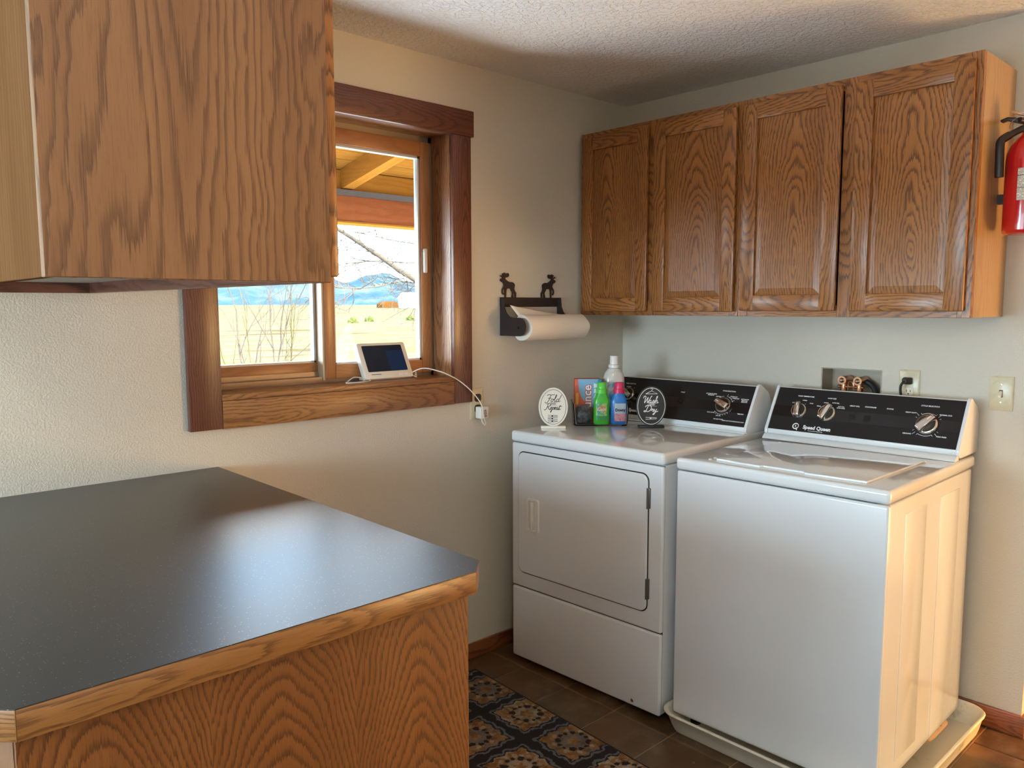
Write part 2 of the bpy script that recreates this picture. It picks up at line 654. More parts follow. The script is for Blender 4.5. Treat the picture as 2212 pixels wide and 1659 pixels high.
def tile_mat():
    t = NT('slate_look_tile')
    o = t.n('ShaderNodeTexCoord').outputs['Object']
    oi = t.n('ShaderNodeObjectInfo')
    loc = t.n('ShaderNodeVectorMath', operation='ADD')
    t.l(o, loc.inputs[0])
    t.l(t.xyz(t.math('MULTIPLY', oi.outputs['Random'], 31.0), t.math('MULTIPLY', oi.outputs['Random'], 17.0), 0.0), loc.inputs[1])
    a = t.noise(loc.outputs[0], 9.0, 6.0, .65)
    b = t.noise(loc.outputs[0], 3.2, 3.0, .6)
    c1 = t.ramp(a, [(.28, (.030, .015, .007)), (.45, (.078, .044, .019)), (.60, (.130, .085, .044)), (.78, (.22, .165, .105))])
    c2 = t.mix(t.ramp(b, [(.42, (0, 0, 0)), (.66, (1, 1, 1))]), c1, (.10, .046, .014))
    hsv = t.n('ShaderNodeHueSaturation')
    t.l(c2, hsv.inputs['Color'])
    t.l(t.math('MULTIPLY_ADD', oi.outputs['Random'], .35, .85), hsv.inputs['Value'])
    t.color(hsv.outputs[0])
    t.set(Roughness=.38)
    t.bump(a, .25, .002)
    return t.m


M['tile'] = tile_mat()
M['grout'] = plain('tan_grout', (.34, .25, .16), .85)


def rug_mat():
    """dark hooked rug: scalloped medallions on a grid, in rug space"""
    t = NT('hooked_rug_wool')
    o = t.obj()
    sp = t.n('ShaderNodeSeparateXYZ')
    wobn = t.n('ShaderNodeTexNoise')
    wobn.inputs['Scale'].default_value = 60.0
    t.l(o, wobn.inputs['Vector'])
    av = t.n('ShaderNodeVectorMath', operation='MULTIPLY_ADD')
    t.l(wobn.outputs['Color'], av.inputs[0])
    av.inputs[1].default_value = (.022, .022, 0)
    t.l(o, av.inputs[2])
    t.l(av.outputs[0], sp.inputs[0])
    P = .235
    qx = t.math('DIVIDE', t.math('ADD', sp.outputs[0], .178), P)
    qy = t.math('DIVIDE', t.math('ADD', sp.outputs[1], .03), P)
    gx = t.math('SUBTRACT', t.math('FRACT', qx), .5)
    gy = t.math('SUBTRACT', t.math('FRACT', qy), .5)
    chk = t.math('MODULO', t.math('ABSOLUTE', t.math('ADD', t.math('FLOOR', qx), t.math('FLOOR', qy))), 2.0)
    ang = t.math('ARCTAN2', gy, gx)
    ax, ay = t.math('ABSOLUTE', gx), t.math('ABSOLUTE', gy)
    hi, lo = t.math('MAXIMUM', ax, ay), t.math('MINIMUM', ax, ay)

    def dist(px, py, x_, y_):
        dx, dy = t.math('SUBTRACT', x_, px), t.math('SUBTRACT', y_, py)
        return t.math('SQRT', t.math('ADD', t.math('MULTIPLY', dx, dx), t.math('MULTIPLY', dy, dy)))
    eu = dist(0.0, 0.0, gx, gy)
    rad = t.math('ADD', t.math('MULTIPLY', hi, .70), t.math('MULTIPLY', eu, .30))
    scal = t.math('MULTIPLY_ADD', t.math('COSINE', t.math('MULTIPLY', ang, 12.0)), .020, rad)
    n_col = t.noise(av.outputs[0], 34.0, 3.0, .6)
    cream = t.ramp(n_col, [(.35, (.30, .21, .12)), (.5, (.46, .36, .24)), (.65, (.55, .46, .34))])
    rust = t.ramp(n_col, [(.35, (.22, .085, .022)), (.5, (.36, .165, .045)), (.66, (.46, .27, .10))])
    dark = (.010, .009, .013)
    c = t.mix(t.math('LESS_THAN', scal, .445), dark, (.17, .18, .205))
    c = t.mix(t.math('LESS_THAN', scal, .405), c, dark)
    c = t.mix(t.math('LESS_THAN', scal, .372), c, t.mix(chk, cream, t.mix(.55, cream, (.05, .035, .05))))
    c = t.mix(t.math('LESS_THAN', dist(.255, .115, hi, lo), .092), c, rust)
    c = t.mix(t.math('LESS_THAN', dist(.255, .115, hi, lo), .040), c, cream)
    c = t.mix(t.math('LESS_THAN', dist(.275, .275, ax, ay), .080), c, rust)
    c = t.mix(t.math('LESS_THAN', dist(.150, .150, ax, ay), .050), c, dark)
    c = t.mix(t.math('LESS_THAN', dist(.215, .045, hi, lo), .034), c, dark)
    c = t.mix(t.math('LESS_THAN', t.math('MULTIPLY_ADD', t.math('COSINE', t.math('MULTIPLY', ang, 5.0)), .022, eu), .085), c, rust)
    fine = t.noise(o, 420.0, 2.0)
    c = t.mix(t.ramp(fine, [(.35, (1, 1, 1)), (.65, (0, 0, 0))]), c, t.mix(.45, c, (.0, .0, .0)))
    t.color(c)
    t.set(Roughness=.95)
    t.bump(fine, 1.0, .006)
    return t.m


M['rug'] = rug_mat()


def label_print(name, base, ink, rows, z0, z1):
    """white label with printed paragraphs (object-space rows)"""
    t = NT(name)
    sp = t.n('ShaderNodeSeparateXYZ')
    t.l(t.obj(), sp.inputs[0])
    k = t.math('FRACT', t.math('MULTIPLY', t.math('SUBTRACT', sp.outputs[2], z0), rows / (z1 - z0)))
    line = t.math('LESS_THAN', t.math('ABSOLUTE', t.math('SUBTRACT', k, .5)), .24)
    nz = t.noise(t.xyz(t.math('MULTIPLY', sp.outputs[0], 300.0), t.math('MULTIPLY', sp.outputs[1], 300.0), t.math('FLOOR', t.math('MULTIPLY', sp.outputs[2], rows / (z1 - z0)))), 1.0, 1.0)
    word = t.math('GREATER_THAN', nz, .42)
    t.color(t.mix(t.math('MULTIPLY', t.math('MULTIPLY', line, word), .75), base, ink))
    t.set(Roughness=.4)
    return t.m


# ------------------------------------------------------------------ room shell
H = 2.382
X0, Y0 = -5.2, -4.2          # far room limits
XR, YC = 1.6, -1.735         # the room widens to XR beyond the outside corner at YC
WX0, WX1, WZ0, WZ1 = -1.984, -1.056, 1.180, 2.110   # window opening


def struct(o):
    o['kind'] = 'structure'
    return o


WT = .19
b = MB()
b.box(X0 - .2, WX0 - .0185, 0, WT, -.1, H).box(WX1 + .0185, .2, 0, WT, -.1, H)
b.box(WX0 - .0185, WX1 + .0185, 0, WT, -.1, WZ0 - .02).box(WX0 - .0185, WX1 + .0185, 0, WT, WZ1 + .0185, H)
struct(b.build('wall_left', M['wall']))
# wall behind the machines with the recess of the water outlet box
BY0, BY1, BZ0, BZ1 = -1.226, -.994, 1.045, 1.215
b = MB()
b.box(0, .2, BY1, 0, -.1, H).box(0, .2, YC, BY0, -.1, H)
b.box(0, .2, BY0, BY1, -.1, BZ0).box(0, .2, BY0, BY1, BZ1, H).box(.095, .2, BY0, BY1, BZ0, BZ1)
struct(b.build('wall_right', M['wall']))
b = MB()
b.box(X0 - .2, X0, Y0 - .2, -3.05, -.1, H).box(X0 - .2, X0, -1.35, -1.27, -.1, H).box(X0 - .2, X0, -.23, 0, -.1, H).box(X0 - .2, X0, -1.27, -.23, -.1, .95).box(X0 - .2, X0, -1.27, -.23, 2.05, H).box(X0 - .2, X0, -3.05, -1.35, -.1, .80).box(X0 - .2, X0, -3.05, -1.35, 1.90, H)
struct(b.build('wall_side', M['wall']))
PX0, PX1, PZ1 = .02, 1.32, 2.05
b = MB()
b.box(X0, PX0, Y0 - .16, Y0, -.1, H).box(PX1, XR, Y0 - .16, Y0, -.1, H).box(PX0, PX1, Y0 - .16, Y0, PZ1, H)
struct(b.build('wall_rear', M['wall']))
b = MB().box(.2, XR, YC, YC + .13, -.1, H)
struct(b.build('wall_return', M['wall']))
b = MB().box(XR, XR + .15, Y0 - .16, YC + .13, -.1, H)
struct(b.build('wall_far_right', M['wall']))
b = MB()
b.box(X0 - .2, XR + .15, Y0 - .2, WT, H, H + .15)
struct(b.build('ceiling', M['ceiling']))

# floor: slab with tiles as its parts
b = MB()
b.box(X0 - .2, XR + .15, Y0 - .2, WT, -.15, -.004)
floor = struct(b.build('floor', M['grout']))
TS, TX, TY = .2386, -.8642, -.2039
GR = .0055


def tile_mesh(w, d):
    bm = bmesh.new()
    bv = .0022
    a, c = w / 2, d / 2
    rings = [[(-a, -c, -.006), (a, -c, -.006), (a, c, -.006), (-a, c, -.006)],
             [(-a, -c, -bv), (a, -c, -bv), (a, c, -bv), (-a, c, -bv)],
             [(-a + bv, -c + bv, 0), (a - bv, -c + bv, 0), (a - bv, c - bv, 0), (-a + bv, c - bv, 0)]]
    vs = [[bm.verts.new(p) for p in r] for r in rings]
    for k in range(2):
        for i in range(4):
            j = (i + 1) % 4
            bm.faces.new((vs[k][i], vs[k][j], vs[k + 1][j], vs[k + 1][i]))
    bm.faces.new(vs[2])
    me = bpy.data.meshes.new('tile')
    bm.to_mesh(me)
    bm.free()
    me.materials.append(M['tile'])
    return me


tile_cache = {}
xs = [TX + TS * k for k in range(-20, 11)]
ys = [TY + TS * k for k in range(-18, 2)]
stuffb = MB()
for xa in xs:
    for ya in ys:
        xl, xr = max(xa, X0), min(xa + TS, 0.0 if ya + TS > YC else XR)
        yl, yr = max(ya, Y0), min(ya + TS, 0.0)
        if xr - xl < .02 or yr - yl < .02:
            continue
        w, d = round(xr - xl - GR, 4), round(yr - yl - GR, 4)
        if -3.1 < xl < .5:
            key = (w, d)
            if key not in tile_cache:
                tile_cache[key] = tile_mesh(w, d)
            o = bpy.data.objects.new('tile', tile_cache[key])
            COL.objects.link(o)
            o.location = ((xl + xr) / 2, (yl + yr) / 2, 0)
            o.parent = floor
        else:
            stuffb.box((xl + xr) / 2 - w / 2, (xl + xr) / 2 + w / 2, (yl + yr) / 2 - d / 2, (yl + yr) / 2 + d / 2, -.006, 0)
o = stuffb.build('tile_field', M['tile'], floor)
o['kind'] = 'stuff'

# baseboards
b = MB().box(X0, -.012, -.012, 0, 0.0005, .066)
struct(b.build('baseboard_left', M['base_trim'], bevel=.003, grain=0))
b = MB().box(-.012, 0, YC - .012, -.0, 0.0005, .076).box(0, .2, YC - .012, YC, .0005, .076)
struct(b.build('baseboard_right', M['base_trim'], bevel=.003, grain=1))

# ------------------------------------------------------------------ window
win = struct(empty('window_1', ((WX0 + WX1) / 2, 0, WZ0)))
WPAR = win
winv = Matrix.Translation(win.location).inverted()


def wpart(mb, name, mat, parent=None, **kw):
    mb.v = [tuple(winv @ Vector(p)) for p in mb.v]
    return mb.build(name, mat, parent or WPAR, **kw)


C = .020
wpart(MB().box(-2.115, -.952, -C - .004, 0, 2.107, 2.204), 'head_casing', M['red_oak'], bevel=.002, grain=0, du=.02)
wpart(MB().box(WX1 + .001, -.965, -C, 0, 1.074, 2.107), 'side_casing', M['red_oak'], bevel=.002, grain=2)
wpart(MB().box(-2.087, WX0 - .001, -C, 0, 1.074, 2.107), 'side_casing', M['red_oak'], bevel=.002, grain=2, du=.16)
wpart(MB().box(WX0, WX1, -C, 0, 1.072, 1.161), 'apron', M['oak_sill'], bevel=.0015, grain=0, du=.02, dv=.1)
wpart(MB().box(WX0 - .001, WX1 + .001, -C - .001, .150, 1.162, 1.181), 'sill', M['oak_sill'], bevel=.0015, grain=0, du=.03)
wpart(MB().box(WX0 - .018, WX0, .0, .148, WZ0, WZ1), 'jamb', M['jamb'], grain=2)
wpart(MB().box(WX1, WX1 + .018, .0, .148, WZ0, WZ1), 'jamb', M['jamb'], grain=2, du=.0)
wpart(MB().box(WX0 - .018, WX1 + .018, .0, .148, WZ1, WZ1 + .018), 'head_jamb', M['jamb'], grain=0, du=.0)
# bronze track frame
f0, f1 = .116, .185
b = MB()
b.box(WX0, WX1, f0, f1, WZ0 + .001, WZ0 + .022).box(WX0, WX1, f0, f1, WZ1 - .020, WZ1)
b.box(WX0, WX0 + .014, f0, f1, WZ0, WZ1).box(WX1 - .014, WX1, f0, f1, WZ0, WZ1)
b.box(WX0, WX1, .143, .149, WZ0 + .02, WZ0 + .040)
wpart(b, 'track_frame', M['alum'])


def sash(x0, x1, z0, z1, y0, y1, stile, rail_b, rail_t, gy):
    s = empty('sash', (0, 0, 0), parent=WPAR)
    for bb, g in ((MB().box(x0, x0 + stile[0], y0, y1, z0, z1), 2), (MB().box(x1 - stile[1], x1, y0, y1, z0, z1), 2)):
        wpart(bb, 'stile', M['sash'], s, bevel=.003, grain=g)
    for bb in (MB().box(x0 + stile[0], x1 - stile[1], y0, y1, z0, z0 + rail_b), MB().box(x0 + stile[0], x1 - stile[1], y0, y1, z1 - rail_t, z1)):
        wpart(bb, 'rail', M['sash'], s, bevel=.003, grain=0)
    gx0, gx1, gz0, gz1 = x0 + stile[0], x1 - stile[1], z0 + rail_b, z1 - rail_t
    b = MB()
    t_ = .008
    b.box(gx0, gx0 + t_, gy - .012, gy + .012, gz0, gz1).box(gx1 - t_, gx1, gy - .012, gy + .012, gz0, gz1)
    b.box(gx0, gx1, gy - .012, gy + .012, gz0, gz0 + t_).box(gx0, gx1, gy - .012, gy + .012, gz1 - t_, gz1)
    wpart(b, 'gasket', M['gasket'], s)
    wpart(MB().box(gx0 + .004, gx1 - .004, gy - .002, gy + .002, gz0 + .004, gz1 - .004), 'glass_pane', M['glass'], s)
    return s


s1 = sash(-1.548, -1.072, 1.194, 2.088, .104, .140, (.040, .045), .050, .056, .126)
s2 = sash(-1.968, -1.512, 1.208, 2.088, .150, .184, (.036, .046), .044, .050, .168)
wpart(MB().prism(rrect(-1.112, -1.098, 1.585, 1.680, .006), .090, .105, 'y'), 'latch', M['white_plastic'], s1, bevel=.002)
wpart(MB().box(-1.556, -1.548, .112, .150, 1.190, 2.090), 'interlock_strip', M['vinyl'], s1)

# ------------------------------------------------------------------ patio door opening behind the viewer
pd = struct(empty('door_1', ((PX0 + PX1) / 2, Y0, 0)))
pinv = Matrix.Translation(pd.location).inverted()


def ppart(mb, name, mat, **kw):
    mb.v = [tuple(pinv @ Vector(p)) for p in mb.v]
    return mb.build(name, mat, pd, **kw)


for xa, xb in ((PX0, PX0 + .06), (PX1 - .06, PX1)):
    ppart(MB().box(xa, xb, Y0 - .10, Y0 - .05, 0.002, PZ1), 'stile', M['white_plastic'], bevel=.003)
ppart(MB().box(PX0 + .06, PX1 - .06, Y0 - .10, Y0 - .05, .002, .09), 'rail', M['white_plastic'], bevel=.003)
ppart(MB().box(PX0 + .06, PX1 - .06, Y0 - .10, Y0 - .05, PZ1 - .07, PZ1), 'rail', M['white_plastic'], bevel=.003)
ppart(MB().box(PX0 + .06, PX1 - .06, Y0 - .077, Y0 - .073, .09, PZ1 - .07), 'glass_pane', thin_glass('light_filter_glass', (.30, .19, .085)))  # unseen pane, tinted amber to warm and dim the incoming light

# oak door in the far right wall (out of view, mirrored in the washer)
d2 = struct(empty('door_2', (XR, -2.45, 0)))
MB().box(-.012, 0, -.43, .43, .004, 2.03).build('door_leaf', M['oak_side'], d2, bevel=.002, grain=2)
for za, zb in ((.15, .95), (1.10, 1.90)):
    MB().box(-.020, -.012, -.30, .30, za, zb).build('panel', M['oak_side'], d2, bevel=.004, grain=2)
MB().lathe([(.014, 0), (.012, .03), (.026, .045), (.026, .06), (.002, .07)], n=20).build('knob', M['silver'], d2, smooth=True, xf=Matrix.Translation((-.012, .37, .95)) @ Matrix.Rotation(-PI / 2, 4, 'Y'))

# window in the left wall, closed by an added panel (out of view)
w2 = struct(empty('window_2', (X0, -2.2, .80)))
for ya, yb, za, zb in ((-.85, -.80, 0, 1.1), (.80, .85, 0, 1.1), (-.80, .80, 0, .05), (-.80, .80, 1.05, 1.1), (-.025, .025, .05, 1.05)):
    MB().box(-.12, -.06, ya, yb, za, zb).build('sash_bar', M['white_plastic'], w2, bevel=.003)
MB().box(-.045, -.040, -.84, .84, .005, 1.095).build('sky_blocker', plain('white_sky_blocker', (.8, .8, .78), .8), w2)  # unseen panel added to keep the bright sky out

w3 = struct(empty('window_3', (X0, -.75, .95)))
for ya, yb, za, zb in ((-.52, -.47, 0, 1.10), (.47, .52, 0, 1.10), (-.47, .47, 0, .05), (-.47, .47, 1.05, 1.10)):
    MB().box(-.12, -.06, ya, yb, za, zb).build('sash_bar', M['white_plastic'], w3, bevel=.003)
MB().box(-.045, -.040, -.51, .51, .005, 1.095).build('sky_blocker', plain('white_sky_blocker_small', (.8, .8, .78), .8), w3)  # added here too, blocks sky light behind the corner lamp

# added fill lamp on the ceiling (behind the viewer)
cl = empty('room_fill_fixture', (LAMP_POS[0], LAMP_POS[1], H))
tag(cl, 'unseen round ceiling fill light added behind the viewer', 'lamp')
MB().lathe([(.17, -.0), (.17, -.02), (.15, -.028)], n=32).build('fill_fixture_ring', M['silver'], cl, smooth=True)
MB().lathe([(.15, -.022), (.145, -.05), (.11, -.075), (.05, -.088), (.005, -.09)], n=32).build('fill_fixture_bowl', emit('fill_lamp_glass', (1.0, .92, .80), 1.0), cl, smooth=True)
lamp = light('room_fill_light', 'POINT', (LAMP_POS[0], LAMP_POS[1], H - .38), LAMP_ENERGY, (1.0, .86, .66))
lamp.data.shadow_soft_size = .10

# ------------------------------------------------------------------ peninsula: counter and base cabinet
KZ, KX0, KX1, KY = .953, -2.850, -1.999, -1.311
ch = .046
ct = empty('countertop', ((KX0 + KX1) / 2, -.65, .909))
tag(ct, 'charcoal speckled laminate countertop with oak edge below the window', 'countertop')
ctm = Matrix.Translation(ct.location).inverted()


def cpart(mb, name, mat, **kw):
    mb.v = [tuple(ctm @ Vector(p)) for p in mb.v]
    return mb.build(name, mat, ct, **kw)


ol = [(KX0, -.001), (KX1, -.001), (KX1, KY + ch), (KX1 - ch, KY), (KX0 + ch, KY), (KX0, KY + ch)]
ins = .019
il = [(KX0 + ins, -.001), (KX1 - ins, -.001), (KX1 - ins, KY + ch + .008), (KX1 - ch - .008, KY + ins), (KX0 + ch + .008, KY + ins), (KX0 + ins, KY + ch + .008)]
cpart(MB().prism(ol, .9515, KZ), 'laminate_sheet', M['laminate'])
cpart(MB().prism(il, .911, .9514), 'substrate', M['oak_edge'], grain=0)
names_edges = [(1, 2, 1), (2, 3, 1), (3, 4, 0), (4, 5, 1), (5, 0, 1)]
for i, j, g in names_edges:
    q = [ol[i], ol[j], il[j], il[i]]
    cpart(MB().prism(q, .9085, .9513), 'edge_strip', M['oak_edge'], bevel=.0015, grain=g, du=random.uniform(-.01, .02))

bc = empty('base_cabinet', (-2.42, -.65, 0))
tag(bc, 'oak base cabinet with cathedral grain end panel under the counter', 'cabinet')
bcm = Matrix.Translation(bc.location).inverted()


def bpart(mb, name, mat, parent=None, **kw):
    mb.v = [tuple(bcm @ Vector(p)) for p in mb.v]
    return mb.build(name, mat, parent or bc, **kw)


BX0, BX1, BYN = -2.80, -2.030, -1.268
bpart(MB().box(BX0, BX1 - .04, BYN + .013, -.014, .10, .905), 'carcass', M['oak_base'], grain=2)
bpart(MB().box(BX0 + .05, BX1 - .09, BYN + .02, -.014, .001, .10), 'toe_kick', M['base_trim'], grain=1)
# end panel of three bookmatched veneer leaves
wl3 = (BX1 - BX0 - .002) / 3
for k in range(3):
    xa = BX0 + .001 + wl3 * k
    bpart(MB().box(xa, xa + wl3, BYN, BYN + .012, .004, .907), 'veneer_leaf', M['oak_base'], grain=2, du=[.03, .015, -.01][k], dv=[.18, .32, .25][k])
bpart(MB().box(BX1 - .039, BX1 - .020, BYN + .013, -.014, .10, .907), 'face_frame', M['oak_cab'], bevel=.001, grain=1)
for k in range(2):
    ya = BYN + .04 + .6 * k
    d = bpart(MB().box(BX1 - .0195, BX1 - .0005, ya, ya + .57, .13, .68), 'door', M['oak_cab'], bevel=.006, grain=2, du=0)
    d = bpart(MB().box(BX1 - .0195, BX1 - .0005, ya, ya + .57, .71, .875), 'drawer_front', M['oak_cab'], bevel=.006, grain=1, du=0)

# ------------------------------------------------------------------ hanging cabinet over the peninsula (left)
LX0, LX1, LY, LZ = -2.737, -2.327, -1.287, 1.493
uc = empty('hanging_cabinet', ((LX0 + LX1) / 2, -.64, LZ))
tag(uc, 'large oak cabinet hung above the countertop at the left', 'cabinet')
ucm = Matrix.Translation(uc.location).inverted()


def upart(mb, name, mat, parent=None, **kw):
    mb.v = [tuple(ucm @ Vector(p)) for p in mb.v]
    return mb.build(name, mat, parent or uc, **kw)


T = .016
upart(MB().box(LX0, LX1, LY, LY + T, LZ, H - .001), 'end_panel', M['oak_upper'], bevel=.0012, seg=1, grain=2, du=.045, dv=.15)
upart(MB().box(LX0, LX0 + T, LY + T, -.002, LZ, H - .001), 'back_panel', M['oak_back'], bevel=.001, seg=1, grain=2)
upart(MB().box(LX0 + T, LX1 - .02, LY + T, -.002, LZ + .028, LZ + .044), 'bottom_panel', plain('grey_cabinet_bottom', (.42, .39, .36), .6))
upart(MB().box(LX0 + T, LX1, -.022, -.002, LZ, LZ + .028), 'rear_rail', M['red_oak'], grain=0)
upart(MB().box(LX1 - .02, LX1, LY + T, -.022, LZ, LZ + .045), 'bottom_rail', M['red_oak'], bevel=.001, seg=1, grain=1)
upart(MB().box(LX1 - .02, LX1, LY + T, -.002, H - .07, H - .001), 'top_rail', M['oak_cab'], grain=1)
for ya in (LY + T, -.66, -.042):
    upart(MB().box(LX1 - .02, LX1, ya, ya + .04, LZ + .045, H - .07), 'stile', M['oak_cab'], grain=2)
for k in range(2):
    ya = LY + .006 + .63 * k
    upart(MB().box(LX1 + .0005, LX1 + .019, ya, ya + .60, LZ + .010, H - .03), 'door', M['oak_cab'], bevel=.004, grain=2, du=.0)

# ------------------------------------------------------------------ wall cabinets above the machines
CZ0, CZ1, CF = 1.4155, 2.207, -.3155


def raised_panel(mb, x, y0, y1, z0, z1, bw=.028, hgt=.006):
    """raised field panel facing -x"""
    rings = []
    for ins_, dx in ((0, 0), (bw * .85, -hgt * .75), (bw * .86, -hgt), (bw, -hgt)):
        rings.append([(x + dx, y0 + ins_, z0 + ins_), (x + dx, y1 - ins_, z0 + ins_), (x + dx, y1 - ins_, z1 - ins_), (x + dx, y0 + ins_, z1 - ins_)])
    rings.insert(0, [(x + .004, p[1], p[2]) for p in rings[0]])
    mb.loft(rings)


def wall_cabinet(y_left, y_right, doors, label, left_end, right_end):
    """y_left > y_right; doors: list of (yl, yr, z0, z1)"""
    w = empty('wall_cabinet', (0, (y_left + y_right) / 2, CZ0))
    tag(w, label, 'cabinet', 'oak wall cabinets above the machines')
    mi = Matrix.Translation(w.location).inverted()

    def part(mb, name, mat, parent=None, **kw):
        mb.v = [tuple(mi @ Vector(p)) for p in mb.v]
        return mb.build(name, mat, parent or w, **kw)
    t = .013
    part(MB().box(CF + .02, -.001, y_left - t, y_left, CZ0 + .001, CZ1 - .001), 'side_panel', M['oak_side'], grain=2)
    part(MB().box(CF + .02, -.001, y_right, y_right + t, CZ0 + .001, CZ1 - .001), 'side_panel', M['oak_side'], grain=2, du=.1)
    part(MB().box(CF + .02, -.001, y_right + t, y_left - t, CZ0 + .012, CZ0 + .025), 'bottom_panel', M['oak_side'], grain=1)
    part(MB().box(CF + .02, -.001, y_right + t, y_left - t, CZ1 - .02, CZ1 - .007), 'top_panel', M['oak_side'], grain=1)
    part(MB().box(-.012, -.001, y_right + t, y_left - t, CZ0 + .025, CZ1 - .02), 'back_panel', M['oak_side'], grain=2)
    sw = .038
    edges = [(y_left - sw, y_left), (y_right, y_right + sw)]
    mid = (doors[0][1] + doors[1][0]) / 2
    edges.append((mid - sw / 2 - .004, mid + sw / 2 + .004))
    for a, bq in edges:
        part(MB().box(CF, CF + .0195, a, bq, CZ0, CZ1), 'stile', M['oak_cab'], bevel=.001, seg=1, grain=2)
    for z0, z1 in ((CZ0, CZ0 + .04), (CZ1 - .04, CZ1)):
        for (a, bq) in ((edges[1][1], edges[2][0]), (edges[2][1], edges[0][0])):
            part(MB().box(CF + .0004, CF + .0195, a, bq, z0, z1), 'rail', M['oak_cab'], bevel=.001, seg=1, grain=1)
    for yl, yr, z0, z1 in doors:
        xf = CF - .0195
        d = part(MB().box(CF - .006, CF - .0005, yr + .006, yl - .006, z0 + .006, z1 - .006), 'door', M['oak_cab'], grain=2)
        fw_ = .058
        for a, bq in ((yl - fw_, yl), (yr, yr + fw_)):
            part(MB().box(xf, CF - .005, a, bq, z0, z1), 'door_stile', M['oak_cab'], d, bevel=.005, seg=2, grain=2)
        for a, bq in ((z0, z0 + fw_), (z1 - fw_, z1)):
            part(MB().box(xf + .0004, CF - .005, yr + fw_ - .003, yl - fw_ + .003, a, bq), 'door_rail', M['oak_cab'], d, bevel=.004, seg=2, grain=1)
        mb = MB()
        raised_panel(mb, xf + .009, yr + fw_ - .001, yl - fw_ + .001, z0 + fw_ - .001, z1 - fw_ + .001)
        part(mb, 'raised_panel', M['oak_cab'], d, grain=2, du=random.uniform(-.03, .03), dv=random.uniform(-.3, .25))
    for k, (yl, yr, z0, z1) in enumerate(doors):
        for zz in (z0 + .07, z1 - .07):
            yy = yl if k == 0 else yr
            pass
    return w


wall_cabinet(-.011, -.809, [(-.031, -.388, 1.432, 2.186), (-.418, -.795, 1.432, 2.186)], 'two-door oak wall cabinet in the corner above the dryer', True, False)
wall_cabinet(-.8095, -1.607, [(-.823, -1.190, 1.436, 2.186), (-1.237, -1.590, 1.436, 2.184)], 'two-door oak wall cabinet above the washer, next to the extinguisher', False, True)


# ------------------------------------------------------------------ washing machine and dryer
def console_profile(f):
    """(depth, z) profile of the console; f = depth of its front foot"""
    return [(f + .016, .955), (f - .002, .968), (f - .002, .983), (f + .090, 1.137), (f + .098, 1.1405), (f + .106, 1.139),
            (f + .160, 1.110), (f + .180, 1.085), (f + .180, .955)]


def knob(parent, u, t, r, rot, mat_bar=None):
    k = empty('knob', (u, t, .0), 0, parent)
    # skirt
    MB().lathe([(r, 0.001), (r, .004), (r * .93, .010), (r * .86, .012)], n=32).build('knob_skirt', M['chrome'], k, smooth=True)
    MB().lathe([(r * .80, .0121), (r * .78, .0135)], n=28).build('knob_face', M['knob_dark'], k, smooth=True)
    L, w = r * .98, r * .40
    pts0 = [(-w * .75, L), (w * .75, L), (w, 0), (w * .95, -L), (-w * .95, -L), (-w, 0)]
    rings = []
    for s_, z in ((1.0, .012), (.92, .026), (.80, .031)):
        rings.append([(x * s_, y * (.98 if s_ == 1 else s_ + .03), z) for x, y in pts0])
    g = MB().loft(rings).build('grip', M['chrome'], k, bevel=.0015)
    p = MB().box(-.0012, .0012, L * .30, L * .72, .0311, .0316).build('pointer', M['print'], k)
    k.rotation_euler = (0, 0, rot)
    return k


def arc(mb, cx, cy, r, a0, a1, w, h=.0006, n=18):
    vs, fs = [], []
    for i in range(n + 1):
        a = math.radians(a0 + (a1 - a0) * i / n)
        vs += [(cx + (r - w / 2) * math.cos(a), cy + (r - w / 2) * math.sin(a), h), (cx + (r + w / 2) * math.cos(a), cy + (r + w / 2) * math.sin(a), h)]
    for i in range(n):
        fs.append((2 * i, 2 * i + 1, 2 * i + 3, 2 * i + 2))
    mb.add(vs, fs)


def tick(mb, cx, cy, r0, r1, a, w, h=.0006):
    a = math.radians(a)
    c, s_ = math.cos(a), math.sin(a)
    vs = []
    for r in (r0, r1):
        for e in (-1, 1):
            vs.append((cx + r * c - e * w / 2 * s_, cy + r * s_ + e * w / 2 * c, h))
    mb.add(vs, [(0, 1, 3, 2)])


def console(root, W_, f, panel_builder):
    prof = console_profile(f)
    e = .014
    MB().prism(prof, e, W_ - e, 'x').build('console', M['grey_trim'], root, bevel=.003)
    cap = [(f + .010, .9555), (f - .008, .968), (f - .007, .984), (f + .086, 1.142), (f + .098, 1.147), (f + .108, 1.144), (f + .166, 1.112), (f + .187, 1.084), (f + .187, .9555)]
    for a, bq in ((.002, e), (W_ - e, W_ - .002)):
        MB().prism(cap, a, bq, 'x').build('console_end_cap', M['white'], root, bevel=.003)
    al = math.atan2(.154, .092)
    L = math.hypot(.154, .092)
    xf = Matrix.Translation((0, f - .002, .983)) @ Matrix.Rotation(al, 4, 'X')
    cp = MB().box(e + .001, W_ - e - .001, .002, L - .001, .0002, .0022).build('control_panel', M['panel'], root, xf=xf)
    MB().box(e + .001, W_ - e - .001, .058, .102, .0024, .0028).build('gloss_band', M['panel_band'], cp)
    panel_builder(cp, L)
    return cp


Z0 = .0026
